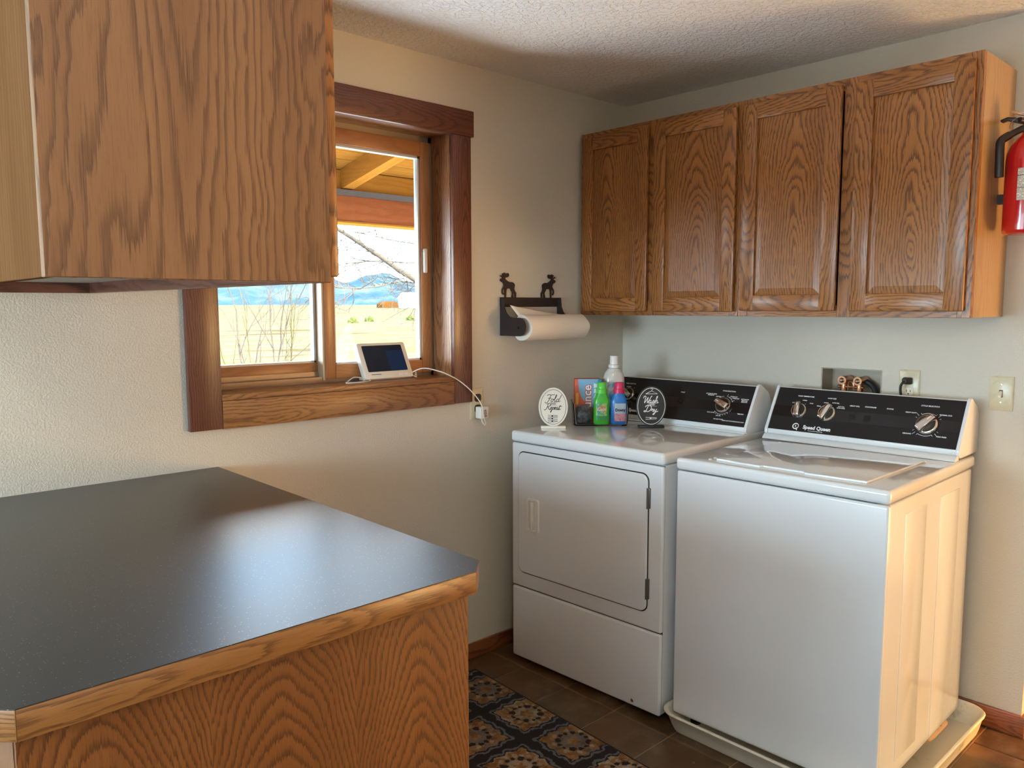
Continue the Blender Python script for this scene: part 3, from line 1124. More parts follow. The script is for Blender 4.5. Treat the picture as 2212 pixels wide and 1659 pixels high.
# ---- washer
WW, WD = .6894, .745
wr = empty('washing_machine', (-.7993, -.8870, 0), math.radians(-90 + 1.214))
tag(wr, 'white top-loading washing machine standing in a drain pan', 'washing machine')
MB().box(.004, WW - .004, .020, WD - .01, .053, .903).build('cabinet_body', M['white'], wr, bevel=.006, seg=3)
MB().box(0, WW, 0, .0185, .052, .9045).build('front_panel', M['white'], wr, bevel=.008, seg=4)
for d0, d1, z0, z1 in ((.14, .31, .105, .858), (.435, .615, .060, .857)):
    MB().box(WW - .006, WW - .0022, d0, d1, z0, z1).build('side_emboss', M['white'], wr, bevel=.0016)
MB().box(-.003, WW + .003, -.004, WD, .908, .9485).build('top_deck', M['white_top'], wr, bevel=.012, seg=4)
lp = [(.125, .040), (.272, .033), (.283, .033), (.290, .046), (.420, .047), (.430, .034), (.440, .034), (.610, .044), (.616, .482), (.125, .482)]
MB().prism(lp, .9487, .9565).build('lid', M['white_top'], wr, bevel=.0025)
for u in (.135, .600):
    MB().tube([(u - .02, .486, .952), (u + .02, .486, .952)], .004).build('lid_hinge', M['white_plastic'], wr, smooth=True)
for u, d in ((.10, .045), (.10, .075)):
    MB().lathe([(.006, .9486), (.005, .951), (.001, .952)], u, d, 12).build('bumper', M['white_plastic'], wr, smooth=True)
MB().prism([(.575, .9490), (.560, .9490), (.566, .957), (.577, .966), (.598, .967), (.598, .949)], .006, WW - .006, 'x').build('console_chin', M['grey_trim'], wr, bevel=.002)
for u, d in ((.05, .07), (WW - .05, .07), (.05, .66), (WW - .05, .66)):
    MB().lathe([(.018, .0045), (.018, .012), (.007, .014), (.007, .056)], u, d, 12).build('leveling_leg', M['rubber'], wr, smooth=True)


def washer_panel(cp, L):
    mb = MB()
    S = .0065

    def T_(s, u, t, size=S, bold=.00022, **kw):
        put_text(mb, s, u, t, size, bold, h=Z0, **kw)
    T_('WASH TEMPERATURE', .129, .147)
    T_('LOAD SIZE', .229, .147)
    T_('HEAVY SOIL', .318, .1245)
    T_('START/PAUSE', .374, .1255)
    T_('STATUS', .441, .1255)
    T_('CYCLE SELECTION', .568, .149, .0070)
    T_('HEAVY DUTY', .512, .1195, .006)
    T_('NORMAL ECO', .622, .1200, .006)
    T_('DELICATE', .515, .0405, .006)
    T_('PERM PRESS', .624, .0400, .006)
    T_('HOT', .087, .117, .005)
    T_('WARM', .128, .130, .0055)
    T_('COLD', .157, .120, .005)
    T_('SMALL', .188, .112, .0055)
    T_('LARGE', .211, .128, .0055)
    T_('AUTO FILL', .247, .130, .0055)
    T_('AUTO FILL', .270, .117, .005)
    T_('EXTRA RINSE', .270, .111, .005)
    T_('HOLD 3 SECONDS TO RESET', .374, .0625, .0048)
    for k, s in enumerate(('WASH', 'RINSE', 'SPIN', 'LID LOCK')):
        T_(s, .434, .0965 - .0112 * k, .0062, align='LEFT')
        arc(mb, .427, .0965 - .0112 * k, .0013, 0, 360, .0026, Z0, 8)
    # main dial ring, four arcs with flared ends
    cx, cy, r = .5705, .080, .0420
    for a in (0, 90, 180, 270):
        arc(mb, cx, cy, r, a - 32, a + 32, .0014, Z0)
        for e in (-32, 32):
            tick(mb, cx, cy, r, r + .006, a + e, .0012, Z0)
        tick(mb, cx, cy, r + .001, r + .013, a + 45, .0012, Z0)
    for a in (150, 105, 60):
        tick(mb, .117, .086, .032, .036, a, .001, Z0)
        tick(mb, .224, .086, .032, .037, a + 10, .001, Z0)
    # brand line and emblem
    arc(mb, .1215, .022, .0105, 60, 330, .0040, Z0)
    arc(mb, .1215, .022, .0110, -30, 60, .0022, Z0)
    tick(mb, .1215, .022, .007, .018, -62, .0036, Z0)
    T_('R', .1215, .022, .0095, .0004)
    T_('Speed Queen', .203, .021, .0200, .00085, width=.104)
    T_('Commercial Heavy Duty', .200, .0085, .0056, .0001, width=.056)
    mb.build('lettering', M['print'], cp)
    knob(cp, .117, .086, .031, math.radians(8))
    knob(cp, .224, .086, .034, math.radians(-22))
    knob(cp, .5705, .080, .037, math.radians(-38))
    for u in (.318, .372):
        MB().prism(rrect(u - .011, u + .011, .069, .091, .003), .0029, .0040).build('push_button', M['panel'], cp)


console(wr, WW, .592, washer_panel)

# drain pan under the washer
dp = empty('drain_pan', (-.43, -1.262, 0))
tag(dp, 'shallow off-white plastic drain pan under the washing machine', 'drain pan')


def pan_ring(gx, gy, r, z):
    return [(p[0], p[1], z) for p in rrect(-.392 - gx, .385 + gx * .4, -.368 - gy, .375 + gy, r, 6)]


rings = [pan_ring(0, 0, .05, .0012), pan_ring(.010, .006, .055, .020), pan_ring(.030, .016, .065, .064), pan_ring(.040, .022, .07, .070),
         pan_ring(.042, .023, .07, .0745), pan_ring(.037, .020, .068, .0775), pan_ring(.029, .013, .064, .0755), pan_ring(.026, .011, .063, .068),
         pan_ring(.006, .003, .053, .020), pan_ring(-.004, -.003, .05, .004)]
MB().loft(rings).build('pan_shell', M['pan'], dp, smooth=True, angle=60)

# ---- dryer
DW, DD = .7233, .735
dr = empty('dryer', (-.8543, -.1310, 0), math.radians(-90 + 2.036))
tag(dr, 'white front-loading dryer in the corner beside the window', 'dryer')
MB().box(.004, DW - .004, .020, DD - .01, .025, .914).build('cabinet_body', M['white'], dr, bevel=.006, seg=3)
MB().box(.006, DW - .006, .008, .022, .028, .912).build('front_gap', M['dark_gap'], dr)
MB().box(0, DW, 0, .020, .327, .913).build('front_panel', M['white'], dr, bevel=.008, seg=4)
MB().box(0, DW, 0, .020, .026, .3235).build('lower_panel', M['white'], dr, bevel=.010, seg=4)
MB().box(-.003, DW + .003, -.004, DD, .917, .9605).build('top_deck', M['white_top'], dr, bevel=.012, seg=4)
MB().prism([(.560, .9608), (.552, .9608), (.556, .966), (.570, .967), (.580, .961)], .006, DW - .006, 'x').build('console_chin', M['grey_trim'], dr, bevel=.001)
for u, d in ((.05, .07), (DW - .05, .07), (.05, .66), (DW - .05, .66)):
    MB().lathe([(.018, .001), (.018, .010), (.007, .012), (.007, .030)], u, d, 12).build('leveling_leg', M['rubber'], dr, smooth=True)
MB().lathe([(.007, 0), (.006, .003), (.002, .004)], 0, 0, 12).build('screw', M['steel'], dr, smooth=True,
                                                                     xf=Matrix.Translation((DW - .115, .0005, .048)) @ Matrix.Rotation(PI / 2, 4, 'X'))
# door with reveal
du0, du1, dz0, dz1 = .042, .664, .392, .879
gap = MB().prism(rrect(du0 - .004, du1 + .004, dz0 - .004, dz1 + .004, .030, 6), -.0012, .004, 'y').build('door_reveal', M['dark_gap'], dr)
door = MB().prism(rrect(du0, du1, dz0, dz1, .027, 6), -.0075, .004, 'y').build('door', M['white'], dr, bevel=.004, seg=3)
hx0, hx1, hz0, hz1 = .092, .158, .566, .702
ring = [[(p[0], y, p[1]) for p in rrect(hx0 + i, hx1 - i, hz0 + i, hz1 - i, .010, 3)] for i, y in ((0, -.0076), (.002, -.0135), (.008, -.0140), (.011, -.0082))]
MB().loft(ring, False, True).build('handle', M['white_plastic'], door, smooth=True)
MB().box(hx0 + .028, hx0 + .040, -.024, -.0085, hz0 + .012, hz1 - .012).build('handle_lip', M['white_plastic'], door, bevel=.004, seg=3)
for zc in (.797, .476):
    MB().box(du1 - .002, du1 + .010, -.0085, .002, zc - .036, zc + .036).build('hinge', M['hinge'], door, bevel=.002)
    MB().tube([(du1 + .003, -.009, zc - .036), (du1 + .003, -.009, zc + .036)], .004).build('hinge_pin', M['hinge'], door, smooth=True)


def dryer_panel(cp, L):
    mb = MB()

    def T_(s, u, t, size=.0065, bold=.00022, **kw):
        put_text(mb, s, u, t, size, bold, h=Z0, **kw)
    T_('FABRIC SELECTOR', .115, .147)
    T_('REGULAR', .110, .131, .0055)
    T_('START', .391, .127, .0068)
    T_('CYCLE SELECTION', .600, .149, .0068)
    T_('AUTOMATIC PERM', .525, .132, .0058)
    T_('PRESS/KNIT', .525, .126, .0058)
    T_('LESS DRY', .560, .122, .0055)
    T_('MORE DRY', .630, .126, .0055)
    T_('NEAR DRY', .640, .119, .0055)
    T_('AUTOMATIC', .678, .119, .0058)
    T_('REGULAR', .678, .113, .0058)
    T_('DELICATE', .678, .107, .0058)
    T_('FLUFF', .535, .098, .005)
    T_('DAMP DRY', .535, .086, .005)
    T_('COOL DOWN', .548, .050, .0052)
    T_('MINUTES', .585, .0385, .0052)
    T_('TIME DRY', .678, .0545, .0062)
    T_('60 MIN', .648, .080, .005)
    T_('40 MIN', .646, .071, .005)
    T_('NO HEAT FLUFF', .590, .0235, .0058)
    T_('CLEAN LINT FILTER BEFORE EACH LOAD', .655, .0205, .0052)
    T_('Speed Queen', .203, .021, .0200, .00085, width=.104)
    cx, cy = .592, .086
    arc(mb, cx, cy, .040, 100, 130, .0012, Z0)
    arc(mb, cx, cy, .040, 0, 75, .0012, Z0)
    arc(mb, cx, cy, .040, 200, 340, .0010, Z0)
    for a in range(200, 345, 14):
        tick(mb, cx, cy, .040, .046, a, .0014, Z0)
    for a in (30, 48, 62, 80):
        tick(mb, cx, cy, .038, .050, a, .0011, Z0)
    for a in (60, 105, 150):
        tick(mb, .121, .095, .034, .040, a, .0012, Z0)
    mb.build('lettering', M['print'], cp)
    knob(cp, .592, .086, .034, math.radians(68))
    knob(cp, .121, .095, .031, math.radians(55))
    MB().lathe([(.012, .0029), (.012, .006), (.010, .007)], .391, .088, 20).build('push_button', M['panel'], cp, smooth=True)


console(dr, DW, .566, dryer_panel)

# ------------------------------------------------------------------ things on the dryer
VZ = math.radians(-42.8)      # rotation that faces the viewer
DT = .9608


def thing(name, loc, label, cat, rz=VZ, group=None):
    return tag(empty(name, loc, rz), label, cat, group)


def oval(w, h, y, zc, n=48, k=1.0):
    return [(w / 2 * k * math.cos(2 * PI * i / n), zc + h / 2 * k * math.sin(2 * PI * i / n)) for i in range(n)]


def oval_ring(mb, w, h, zc, th, y, n=64):
    vs, fs = [], []
    for i in range(n):
        a = 2 * PI * i / n
        for s_ in (0, th):
            vs.append(((w / 2 - s_) * math.cos(a), y, zc + (h / 2 - s_) * math.sin(a)))
    for i in range(n):
        j = (i + 1) % n
        fs.append((2 * i, 2 * j, 2 * j + 1, 2 * i + 1))
    mb.add(vs, fs)


def script(mb, strokes, ox, oz, k, w, y, shear=.25):
    for st in strokes:
        pts = [(ox + (p[0] + p[1] * shear) * k, oz + p[1] * k) for p in st]
        mb.strip(catmull(pts, 6), w, y)


# hand lettered strokes on a unit x-height grid: lower case letters about 1 high
FOLD = [[(-.3, 2.0), (.2, 2.35), (1.0, 2.25), (1.9, 2.35), (2.1, 2.5)],
        [(.95, 2.25), (.8, 1.2), (.55, .2), (.2, -.35), (-.3, -.3), (-.35, .0)],
        [(.25, 1.15), (.8, 1.2), (1.45, 1.15)],
        [(1.9, .95), (1.5, .75), (1.4, .25), (1.7, 0), (2.05, .3), (2.1, .75), (1.9, .95), (2.2, .8), (2.5, 1.0)],
        [(2.45, .9), (2.8, 1.6), (2.8, 2.2), (2.6, 2.2), (2.5, 1.2), (2.55, .3), (2.75, 0), (3.1, .3)],
        [(3.8, .8), (3.5, .95), (3.15, .6), (3.2, .1), (3.55, .05), (3.85, .5), (4.2, 1.6), (4.35, 2.3)],
        [(3.85, .5), (3.85, .1), (4.1, 0), (4.4, .35)]]
REPEAT = [[(.0, 2.0), (.5, 2.3), (1.3, 2.2), (1.5, 1.6), (.9, 1.15), (.4, 1.1)],
          [(.55, 2.2), (.45, 1.0), (.2, .2), (-.2, -.1), (-.5, .1)],
          [(.7, 1.1), (1.1, .5), (1.5, 0), (1.8, .2)],
          [(1.75, .4), (2.2, .6), (2.2, .95), (1.9, .9), (1.8, .4), (2.0, .0), (2.4, .2), (2.6, .8)],
          [(2.6, .9), (2.5, 0), (2.3, -.9), (2.1, -.9), (2.3, -.2)],
          [(2.6, .6), (2.9, .95), (3.15, .7), (3.05, .2), (2.7, .05), (3.3, .3)],
          [(3.3, .4), (3.7, .6), (3.7, .95), (3.4, .9), (3.3, .4), (3.5, .0), (3.9, .2)],
          [(4.6, .8), (4.3, .95), (4.0, .6), (4.05, .1), (4.35, .1), (4.6, .6), (4.6, .1), (4.8, 0), (5.0, .4)],
          [(5.2, 1.7), (5.05, .7), (5.1, .1), (5.35, .05), (5.6, .4)], [(4.8, 1.2), (5.3, 1.25), (5.9, 1.3)]]
WASH = [[(-.3, 1.6), (-.35, 2.1), (.0, 2.35), (.3, 2.1), (.3, 1.2), (.35, .1), (.7, .9), (1.1, 1.9), (1.15, 1.0), (1.25, .1), (1.7, 1.0), (2.0, 2.1), (2.3, 2.35)],
        [(2.4, .8), (2.1, .95), (1.75, .6), (1.8, .1), (2.15, .1), (2.4, .6), (2.4, .15), (2.65, .0), (2.9, .4)],
        [(2.85, .4), (3.2, 1.0), (3.35, .5), (3.3, .05), (2.95, .1), (3.4, .15), (3.7, .6)],
        [(3.65, .6), (4.1, 1.7), (4.1, 2.2), (3.9, 2.1), (3.85, 1.0), (3.8, .0), (4.0, .7), (4.3, .95), (4.4, .5), (4.5, .05), (4.9, .3)]]
DRY = [[(1.0, 2.2), (.8, 1.2), (.6, .2), (.2, -.05), (-.1, .2), (.2, .4), (.7, .15), (1.4, .05), (2.1, .6), (2.2, 1.5), (1.6, 2.2), (.8, 2.3), (.2, 2.0), (.1, 1.6)],
       [(2.4, .3), (2.7, 1.0), (2.85, .8), (3.1, .85), (3.0, .3), (3.2, .05), (3.5, .6)],
       [(3.5, .95), (3.5, .3), (3.75, .1), (4.1, .6), (4.2, .95), (4.0, 0), (3.7, -.9), (3.4, -1.0), (3.4, -.7), (4.0, -.2), (4.9, .2)]]


def clothespin(mb, x, z, w, y, flip=1):
    h = w * .062
    for s_ in (1, -1):
        mb.add([(x - flip * w / 2, y, z + s_ * h * 1.1), (x - flip * w * .1, y, z + s_ * h * .9), (x + flip * w / 2, y, z + s_ * h * .25), (x + flip * w / 2, y, z + s_ * h * .9),
                (x, y, z + s_ * h * 1.45), (x - flip * w / 2, y, z + s_ * h * 1.8)], [(0, 1, 2, 3, 4, 5)])
    mb.add([(x - w * .12, y - .0001, z - h * 1.2), (x + w * .02, y - .0001, z - h * 1.2), (x + w * .02, y - .0001, z + h * 1.2), (x - w * .12, y - .0001, z + h * 1.2)], [(0, 1, 2, 3)])


# white Fold-and-Repeat sign
sg = thing('oval_sign', (-.700, -.212, DT), 'white oval tabletop sign reading Fold and Repeat', 'sign', VZ, 'oval laundry signs on the dryer')
MB().box(-.050, .050, -.016, .018, 0, .010).build('foot', M['sign_white'], sg, bevel=.0015)
face = MB().prism(oval(.119, .158, 0, .087), -.003, .003, 'y').build('plaque', M['sign_white'], sg, bevel=.0008, seg=1)
b = MB()
oval_ring(b, .105, .143, .087, .0015, -.0036)
script(b, FOLD, -.028, .108, .0125, .0022, -.0031)
put_text(b, '·AND·', 0, .0995, .0095, .0002, h=.0036, plane='xz')
b.strip([(-.016, .105), (.016, .105)], .0008, -.0031)
b.strip([(-.016, .0935), (.016, .0935)], .0008, -.0031)
script(b, REPEAT, -.032, .076, .0108, .0022, -.0031)
for k in range(3):
    clothespin(b, -.002, .050 - .0105 * k, .040, -.0037, 1 if k != 1 else -1)
b.build('lettering', M['black_print'], sg)

# black Wash-and-Dry sign
sg2 = thing('oval_sign', (-.403, -.478, DT), 'black oval tabletop sign reading Wash and Dry', 'sign', math.radians(-40), 'oval laundry signs on the dryer')
MB().box(-.052, .052, -.016, .018, 0, .010).build('foot', M['sign_foot_black'], sg2, bevel=.0015)
MB().prism(oval(.124, .162, 0, .089), -.003, .003, 'y').build('plaque', M['sign_black'], sg2, bevel=.0008, seg=1)
b = MB()
oval_ring(b, .114, .151, .089, .0022, -.0036)
script(b, WASH, -.033, .101, .0125, .0030, -.0031)
put_text(b, '·AND·', .003, .0945, .0095, .0003, h=.0036, plane='xz')
b.strip([(-.014, .100), (.022, .100)], .0009, -.0031)
b.strip([(-.014, .0885), (.022, .0885)], .0009, -.0031)
script(b, DRY, -.030, .066, .0118, .0030, -.0031)
clothespin(b, 0, .039, .046, -.0037)
b.strip([(-.024, .139), (0, .151), (.024, .139), (-.024, .139)], .0022, -.0031)
b.strip(catmull([(0, .151), (.001, .154), (.005, .157), (.003, .161), (-.002, .160), (-.003, .158)], 5), .0014, -.0031)
b.build('lettering', M['print'], sg2)

# clear caddy with laundry supplies; local x right, y away from the viewer
CA = Vector((-.466, -.253, DT))
ca_rot = Matrix.Rotation(VZ, 4, 'Z')


def caddy_pt(x, y, z=0.0):
    p = ca_rot @ Vector((x, y, 0))
    return (CA.x + p.x, CA.y + p.y, CA.z + z)


cad = thing('storage_caddy', tuple(CA), 'clear plastic caddy of laundry supplies on the dryer', 'caddy')
outer = lambda g, z, r=.018: [(p[0], p[1], z) for p in rrect(-.108 - g, .114 + g, -.074 - g, .074 + g, r, 5)]
MB().loft([outer(-.002, .0), outer(0, .004), outer(.006, .094), outer(.0035, .094), outer(-.0025, .006), outer(-.004, .004)]).build('tub', M['clear'], cad, smooth=True, angle=50)


def superel(cx, cy, rx, ry, z, n=24, e=2.6):
    pts = []
    for i in range(n):
        a = 2 * PI * i / n
        c, s_ = math.cos(a), math.sin(a)
        pts.append((cx + rx * math.copysign(abs(c) ** (2 / e), c), cy + ry * math.copysign(abs(s_) ** (2 / e), s_), z))
    return pts


def bottle(name, x, y, label, cat, body_mat, cap_mat, w, d, prof, cap_prof, yaw=0.0, e=3.0):
    bo = thing(name, caddy_pt(x, y, .0045), label, cat, VZ + yaw, 'bottles in the clear caddy')
    MB().loft([superel(0, 0, w * k, d * (kd if kd else k), z, e=ee) for k, kd, z, ee in prof]).build('body', body_mat, bo, smooth=True, angle=60)
    MB().lathe(cap_prof, n=28).build('cap', cap_mat, bo, smooth=True, angle=35)
    return bo


def wrap_label(bo, w, d, x0, x1, z0, z1, mat, e=3.0, n=12, off=.0006, name='label', yoff=0.0):
    """patch that follows the front of a superellipse bottle"""
    vs, fs = [], []
    for j, z in enumerate((z0, z1)):
        for i in range(n + 1):
            x = x0 + (x1 - x0) * i / n
            y = -d * (max(0.0, 1 - abs(x / w) ** e)) ** (1 / e) - off + yoff
            vs.append((x, y, z))
    for i in range(n):
        fs.append((i, i + 1, n + 2 + i, n + 1 + i))
    return MB().add(vs, fs).build(name, mat, bo)


def label_text(bo, body, x, z, size, w, d, mat, e=3.0, bold=.0004, shear=0.0, off=.0012, width=None, rot=0.0):
    mb = MB()
    put_text(mb, body, x, z, size, bold, shear, plane='xz', width=width, rot=rot)
    mb.v = [(p[0], -d * (max(0.0, 1 - abs(p[0] / w) ** e)) ** (1 / e) - off, p[2]) for p in mb.v]
    return mb.build('lettering', mat, bo)


def blot_mat(name, cols, scale):
    t = NT(name)
    nz = t.noise(t.obj(), scale, 3.0)
    n = len(cols)
    t.color(t.ramp(nz, [(.30 + .4 * i / (n - 1), c) for i, c in enumerate(cols)]))
    t.set(Roughness=.4)
    return t.m


green = plain('green_bottle', (.055, .46, .040), .25)
green_cap = plain('bright_green_cap', (.10, .62, .075), .3)
blue = plain('blue_bottle', (.022, .20, .58), .25)
pink = plain('pink_cap', (.72, .035, .13), .3)
white_cap = plain('white_cap', (.82, .82, .82), .3)
PR = [(.92, None, 0, 3.2), (1.0, None, .006, 3.2), (1.0, None, .075, 3.2), (.97, None, .095, 3.2), (.86, None, .110, 3.0), (.72, .80, .122, 2.6), (.60, .85, .130, 2.2)]
CAPP = [(.0235, .129), (.0235, .146), (.0205, .148), (.0195, .1485), (.0180, .173), (.0170, .1745), (.001, .175)]
g1 = bottle('detergent_bottle', .006, -.044, 'green detergent bottle with green cap in the caddy', 'bottle', green, green_cap, .0335, .021, PR, CAPP)
wrap_label(g1, .0335, .021, -.024, .020, .020, .088, blot_mat('green_label_art', [(.06, .40, .05), (.10, .50, .40), (.60, .62, .10), (.65, .22, .05)], 60.0))
wrap_label(g1, .0335, .021, -.024, .020, .018, .036, plain('green_label_foot', (.03, .33, .08), .4), off=.0009)
label_text(g1, 'Gain', -.002, .064, .020, .0335, .021, M['print'], shear=.2, off=.0026)
MB().prism(oval(.030, .020, 0, .068), -.0226, -.0221, 'y').build('label_spot', plain('orange_spot', (.75, .25, .05), .4), g1)
d1 = bottle('fabric_softener_bottle', .078, -.044, 'blue fabric softener bottle with pink cap in the caddy', 'bottle', blue, pink, .0345, .021, PR, CAPP)
wrap_label(d1, .0345, .021, -.020, .0275, .014, .088, plain('pale_label', (.62, .70, .80), .4))
wrap_label(d1, .0345, .021, -.020, .0275, .014, .046, blot_mat('pink_flower_art', [(.78, .10, .22), (.86, .45, .52), (.62, .05, .15)], 70.0), off=.0009)
label_text(d1, 'Downy', .004, .060, .0165, .0345, .021, plain('navy_print', (.01, .02, .12), .4), bold=.0008, width=.043)
b2 = bottle('softener_bottle', .067, .036, 'tall translucent bottle with white cap behind the blue one', 'bottle', M['clear_bottle'], white_cap, .0450, .030,
            [(.94, None, 0, 2.6), (1, None, .008, 2.6), (1.0, None, .150, 2.6), (.99, None, .185, 2.4), (.88, None, .205, 2.2), (.62, .80, .222, 2.0), (.45, .62, .230, 2.0)],
            [(.0235, .229), (.0235, .241), (.0190, .243), (.0180, .2435), (.0172, .278), (.016, .280), (.001, .2805)])
wrap_label(b2, .0450, .030, -.0448, .0448, .030, .168, blot_mat('blue_pink_label', [(.03, .25, .62), (.05, .42, .70), (.80, .84, .88), (.75, .08, .25)], 26.0), e=2.6, n=20)

bx = thing('dryer_sheet_box', caddy_pt(-.048, .026, .0045), 'orange and blue dryer sheet box in the caddy', 'box')
orange = plain('orange_carton', (.62, .105, .035), .45)
MB().box(-.054, .054, -.024, .024, 0, .184).build('carton', orange, bx, bevel=.0015)
lb = MB()
pts = [(-.040, .1835), (.053, .1835), (.053, .06), (.030, .06)] + [(.030 - .068 * math.sin(t_) - 0.0, .06 + .1235 * (1 - math.cos(t_)) * .55 + .02 * t_) for t_ in [i * PI / 2 / 8 for i in range(1, 9)]]
lb.prism(pts, -.0248, -.0243, 'y')
lb.build('blue_field', plain('light_blue_print', (.22, .45, .68), .45), bx)
b = MB()
put_text(b, 'Bounce', .0, .082, .052, .0032, plane='xz', rot=PI / 2, width=.155, h=.0252)
b.build('lettering_outline', plain('red_outline_print', (.60, .03, .03), .45), bx)
b = MB()
put_text(b, 'Bounce', .0, .082, .052, .0008, plane='xz', rot=PI / 2, width=.150, h=.0256)
b.build('lettering', M['print'], bx)
MB().prism(rrect(-.050, -.038, .075, .125, .002), -.0250, -.0243, 'y').build('yellow_tab', plain('yellow_print', (.75, .42, .05), .45), bx)
for k in range(4):
    MB().add([(.026 + .003 * k, -.0252, .166 - .022 * k), (.046, -.0252, .160 - .022 * k), (.046, -.0252, .149 - .022 * k), (.026, -.0252, .146 - .022 * k)], [(0, 1, 2, 3)]).build('sheet_picture', M['print'], bx)

dk = thing('mesh_bag', caddy_pt(-.068, -.040, .0045), 'dark grey mesh bag bunched in the front of the caddy', 'bag')
random.seed(3)
bm = bmesh.new()
bmesh.ops.create_icosphere(bm, subdivisions=4, radius=1.0)
for v in bm.verts:
    c = v.co
    f = 1 + .05 * math.sin(9 * c.x + 4 * c.z) * math.cos(8 * c.y - 3 * c.z) + .03 * math.sin(23 * c.x + 13 * c.y + 9 * c.z)
    v.co = Vector((.0375 * math.copysign(abs(c.x) ** .7, c.x) * f, c.y * .030 * f, .0390 + .039 * f * max(-.95, math.copysign(abs(c.z) ** .75, c.z))))
me = bpy.data.meshes.new('bag_body')
bm.to_mesh(me)
bm.free()
for p in me.polygons:
    p.use_smooth = True
me.materials.append(blot_mat('dark_mesh', [(.012, .012, .014), (.05, .05, .055), (.11, .11, .115)], 90.0))
o = bpy.data.objects.new('bag_body', me)
COL.objects.link(o)
o.parent = dk
pen = thing('stain_pen', caddy_pt(.004, -.006, .0045), 'blue-capped stain pen standing behind the green bottle', 'pen')
MB().lathe([(.009, 0), (.009, .150)], n=16).build('barrel', green, pen, smooth=True)
MB().lathe([(.0085, .150), (.0085, .178), (.006, .184), (.001, .185)], n=16).build('cap', plain('teal_cap', (.02, .25, .42), .35), pen, smooth=True)
gb = thing('green_carton', caddy_pt(.0195, .052, .0045), 'small green carton between the orange box and tall bottle', 'box')
MB().box(-.012, .0025, -.016, .016, 0, .178).build('carton', plain('dark_green_print', (.035, .24, .035), .45), gb, bevel=.001)

# ------------------------------------------------------------------ water outlet box, receptacles and switch on the right wall
ob = empty('washer_outlet_box', (0, -1.11, BZ0))
tag(ob, 'recessed washer water box with copper valves in the wall', 'outlet box')
obm = Matrix.Translation(ob.location).inverted()


def opart(mb, name, mat, parent=None, **kw):
    mb.v = [tuple(obm @ Vector(p)) for p in mb.v]
    return mb.build(name, mat, parent or ob, **kw)


sh = MB()
e = .003
sh.box(.088, .094, BY0 + .001, BY1 - .001, BZ0 + .001, BZ1 - .001)
sh.box(.0, .088, BY0 + .001, BY0 + .004, BZ0 + .001, BZ1 - .001).box(.0, .088, BY1 - .004, BY1 - .001, BZ0 + .001, BZ1 - .001)
sh.box(.0, .088, BY0 + .004, BY1 - .004, BZ0 + .001, BZ0 + .004).box(.0, .088, BY0 + .004, BY1 - .004, BZ1 - .004, BZ1 - .001)
opart(sh, 'box_shell', M['box_metal'])
for yv in (-1.072, -1.132):
    opart(MB().tube([(.030, yv, BZ0 + .015), (.030, yv, 1.172)], .0125, 16), 'valve_body', M['copper'], smooth=True)
    vb = opart(MB().tube([(.075, yv, 1.168), (.008, yv, 1.168)], .0165, 20), 'valve_bonnet', M['copper'], smooth=True)
    opart(MB().tube([(.0082, yv, 1.168), (.002, yv, 1.168)], [.010, .004], 16), 'stem_cap', M['chrome'], smooth=True)
    opart(MB().tube([(.030, yv, 1.100), (.030, yv, 1.124)], .0170, 8), 'hose_nut', M['steel'], smooth=True)
    opart(MB().tube([(.030, yv, BZ0 + .004), (.030, yv, 1.100)], .011, 12), 'hose_end', M['rubber'], smooth=True)
opart(MB().tube([(.026, -1.050, 1.143), (.026, -1.150, 1.143)], .0055, 10), 'cross_pipe', M['copper'], smooth=True)
opart(MB().tube(catmull3([(.022, -1.092, 1.128), (.020, -1.092, 1.155), (.020, -1.098, 1.163), (.020, -1.106, 1.163), (.020, -1.112, 1.155), (.022, -1.112, 1.128)], 4), .0035, 8), 'bail_handle', M['copper'], smooth=True)
opart(MB().tube([(.024, -1.102, 1.102), (.024, -1.102, 1.122)], .012, 12), 'drain_cap', M['blue_valve'], smooth=True)
opart(MB().tube(catmull3([(.055, -1.145, 1.165), (.055, -1.170, 1.150), (.045, -1.190, 1.120), (.040, -1.205, 1.060)], 6), .011, 12), 'drain_hose', M['rubber'], smooth=True)


def plate_x(name, yc, zc, label, cat):
    """wall plate on the x=0 wall"""
    r = empty(name, (0, yc, zc))
    tag(r, label, cat)
    w, h = .0365, .058
    rings = [[(x, p[0], p[1]) for p in rrect(-w + i, w - i, -h + i, h - i, .003, 3)] for i, x in ((0, -.0005), (.0005, -.003), (.005, -.0058))]
    MB().loft(rings).build('cover_plate', M['almond'], r, smooth=True, angle=30)
    return r


oc = plate_x('power_outlet', -1.3235, 1.1650, 'almond wall outlet with black plug above the washer', 'outlet')
for zz in (.0195, -.0195):
    rc = MB().prism([(p[0] * 1.0, p[1] + zz) for p in rrect(-.0165, .0165, -.0135, .0135, .009, 5)], -.0075, -.0055, 'x').build('receptacle', M['almond_dark'], oc)
    for yy, hh in ((.0064, .0042), (-.0064, .0036)):
        MB().box(-.0079, -.0075, yy - .0011, yy + .0011, zz + .002 - hh, zz + .002 + hh).build('slot', M['slot'], rc)
    MB().prism([(.0025 * math.cos(a), zz - .0085 + .0025 * math.sin(a)) for a in [i * PI / 5 for i in range(10)]], -.0079, -.0075, 'x').build('ground_hole', M['slot'], rc)
pl = empty('power_plug', (-.008, -1.3235, 1.1845))
tag(pl, 'black power plug and cord in the outlet above the washer', 'plug')
MB().loft([[(x, p[0] + dy, p[1]) for p in rrect(-w, w, -h, h, .004, 3)] for x, w, h, dy in ((0, .013, .012, 0), (-.012, .014, .013, .001), (-.024, .011, .010, .004), (-.030, .007, .007, .005))]).build('plug_body', M['rubber'], pl, smooth=True)
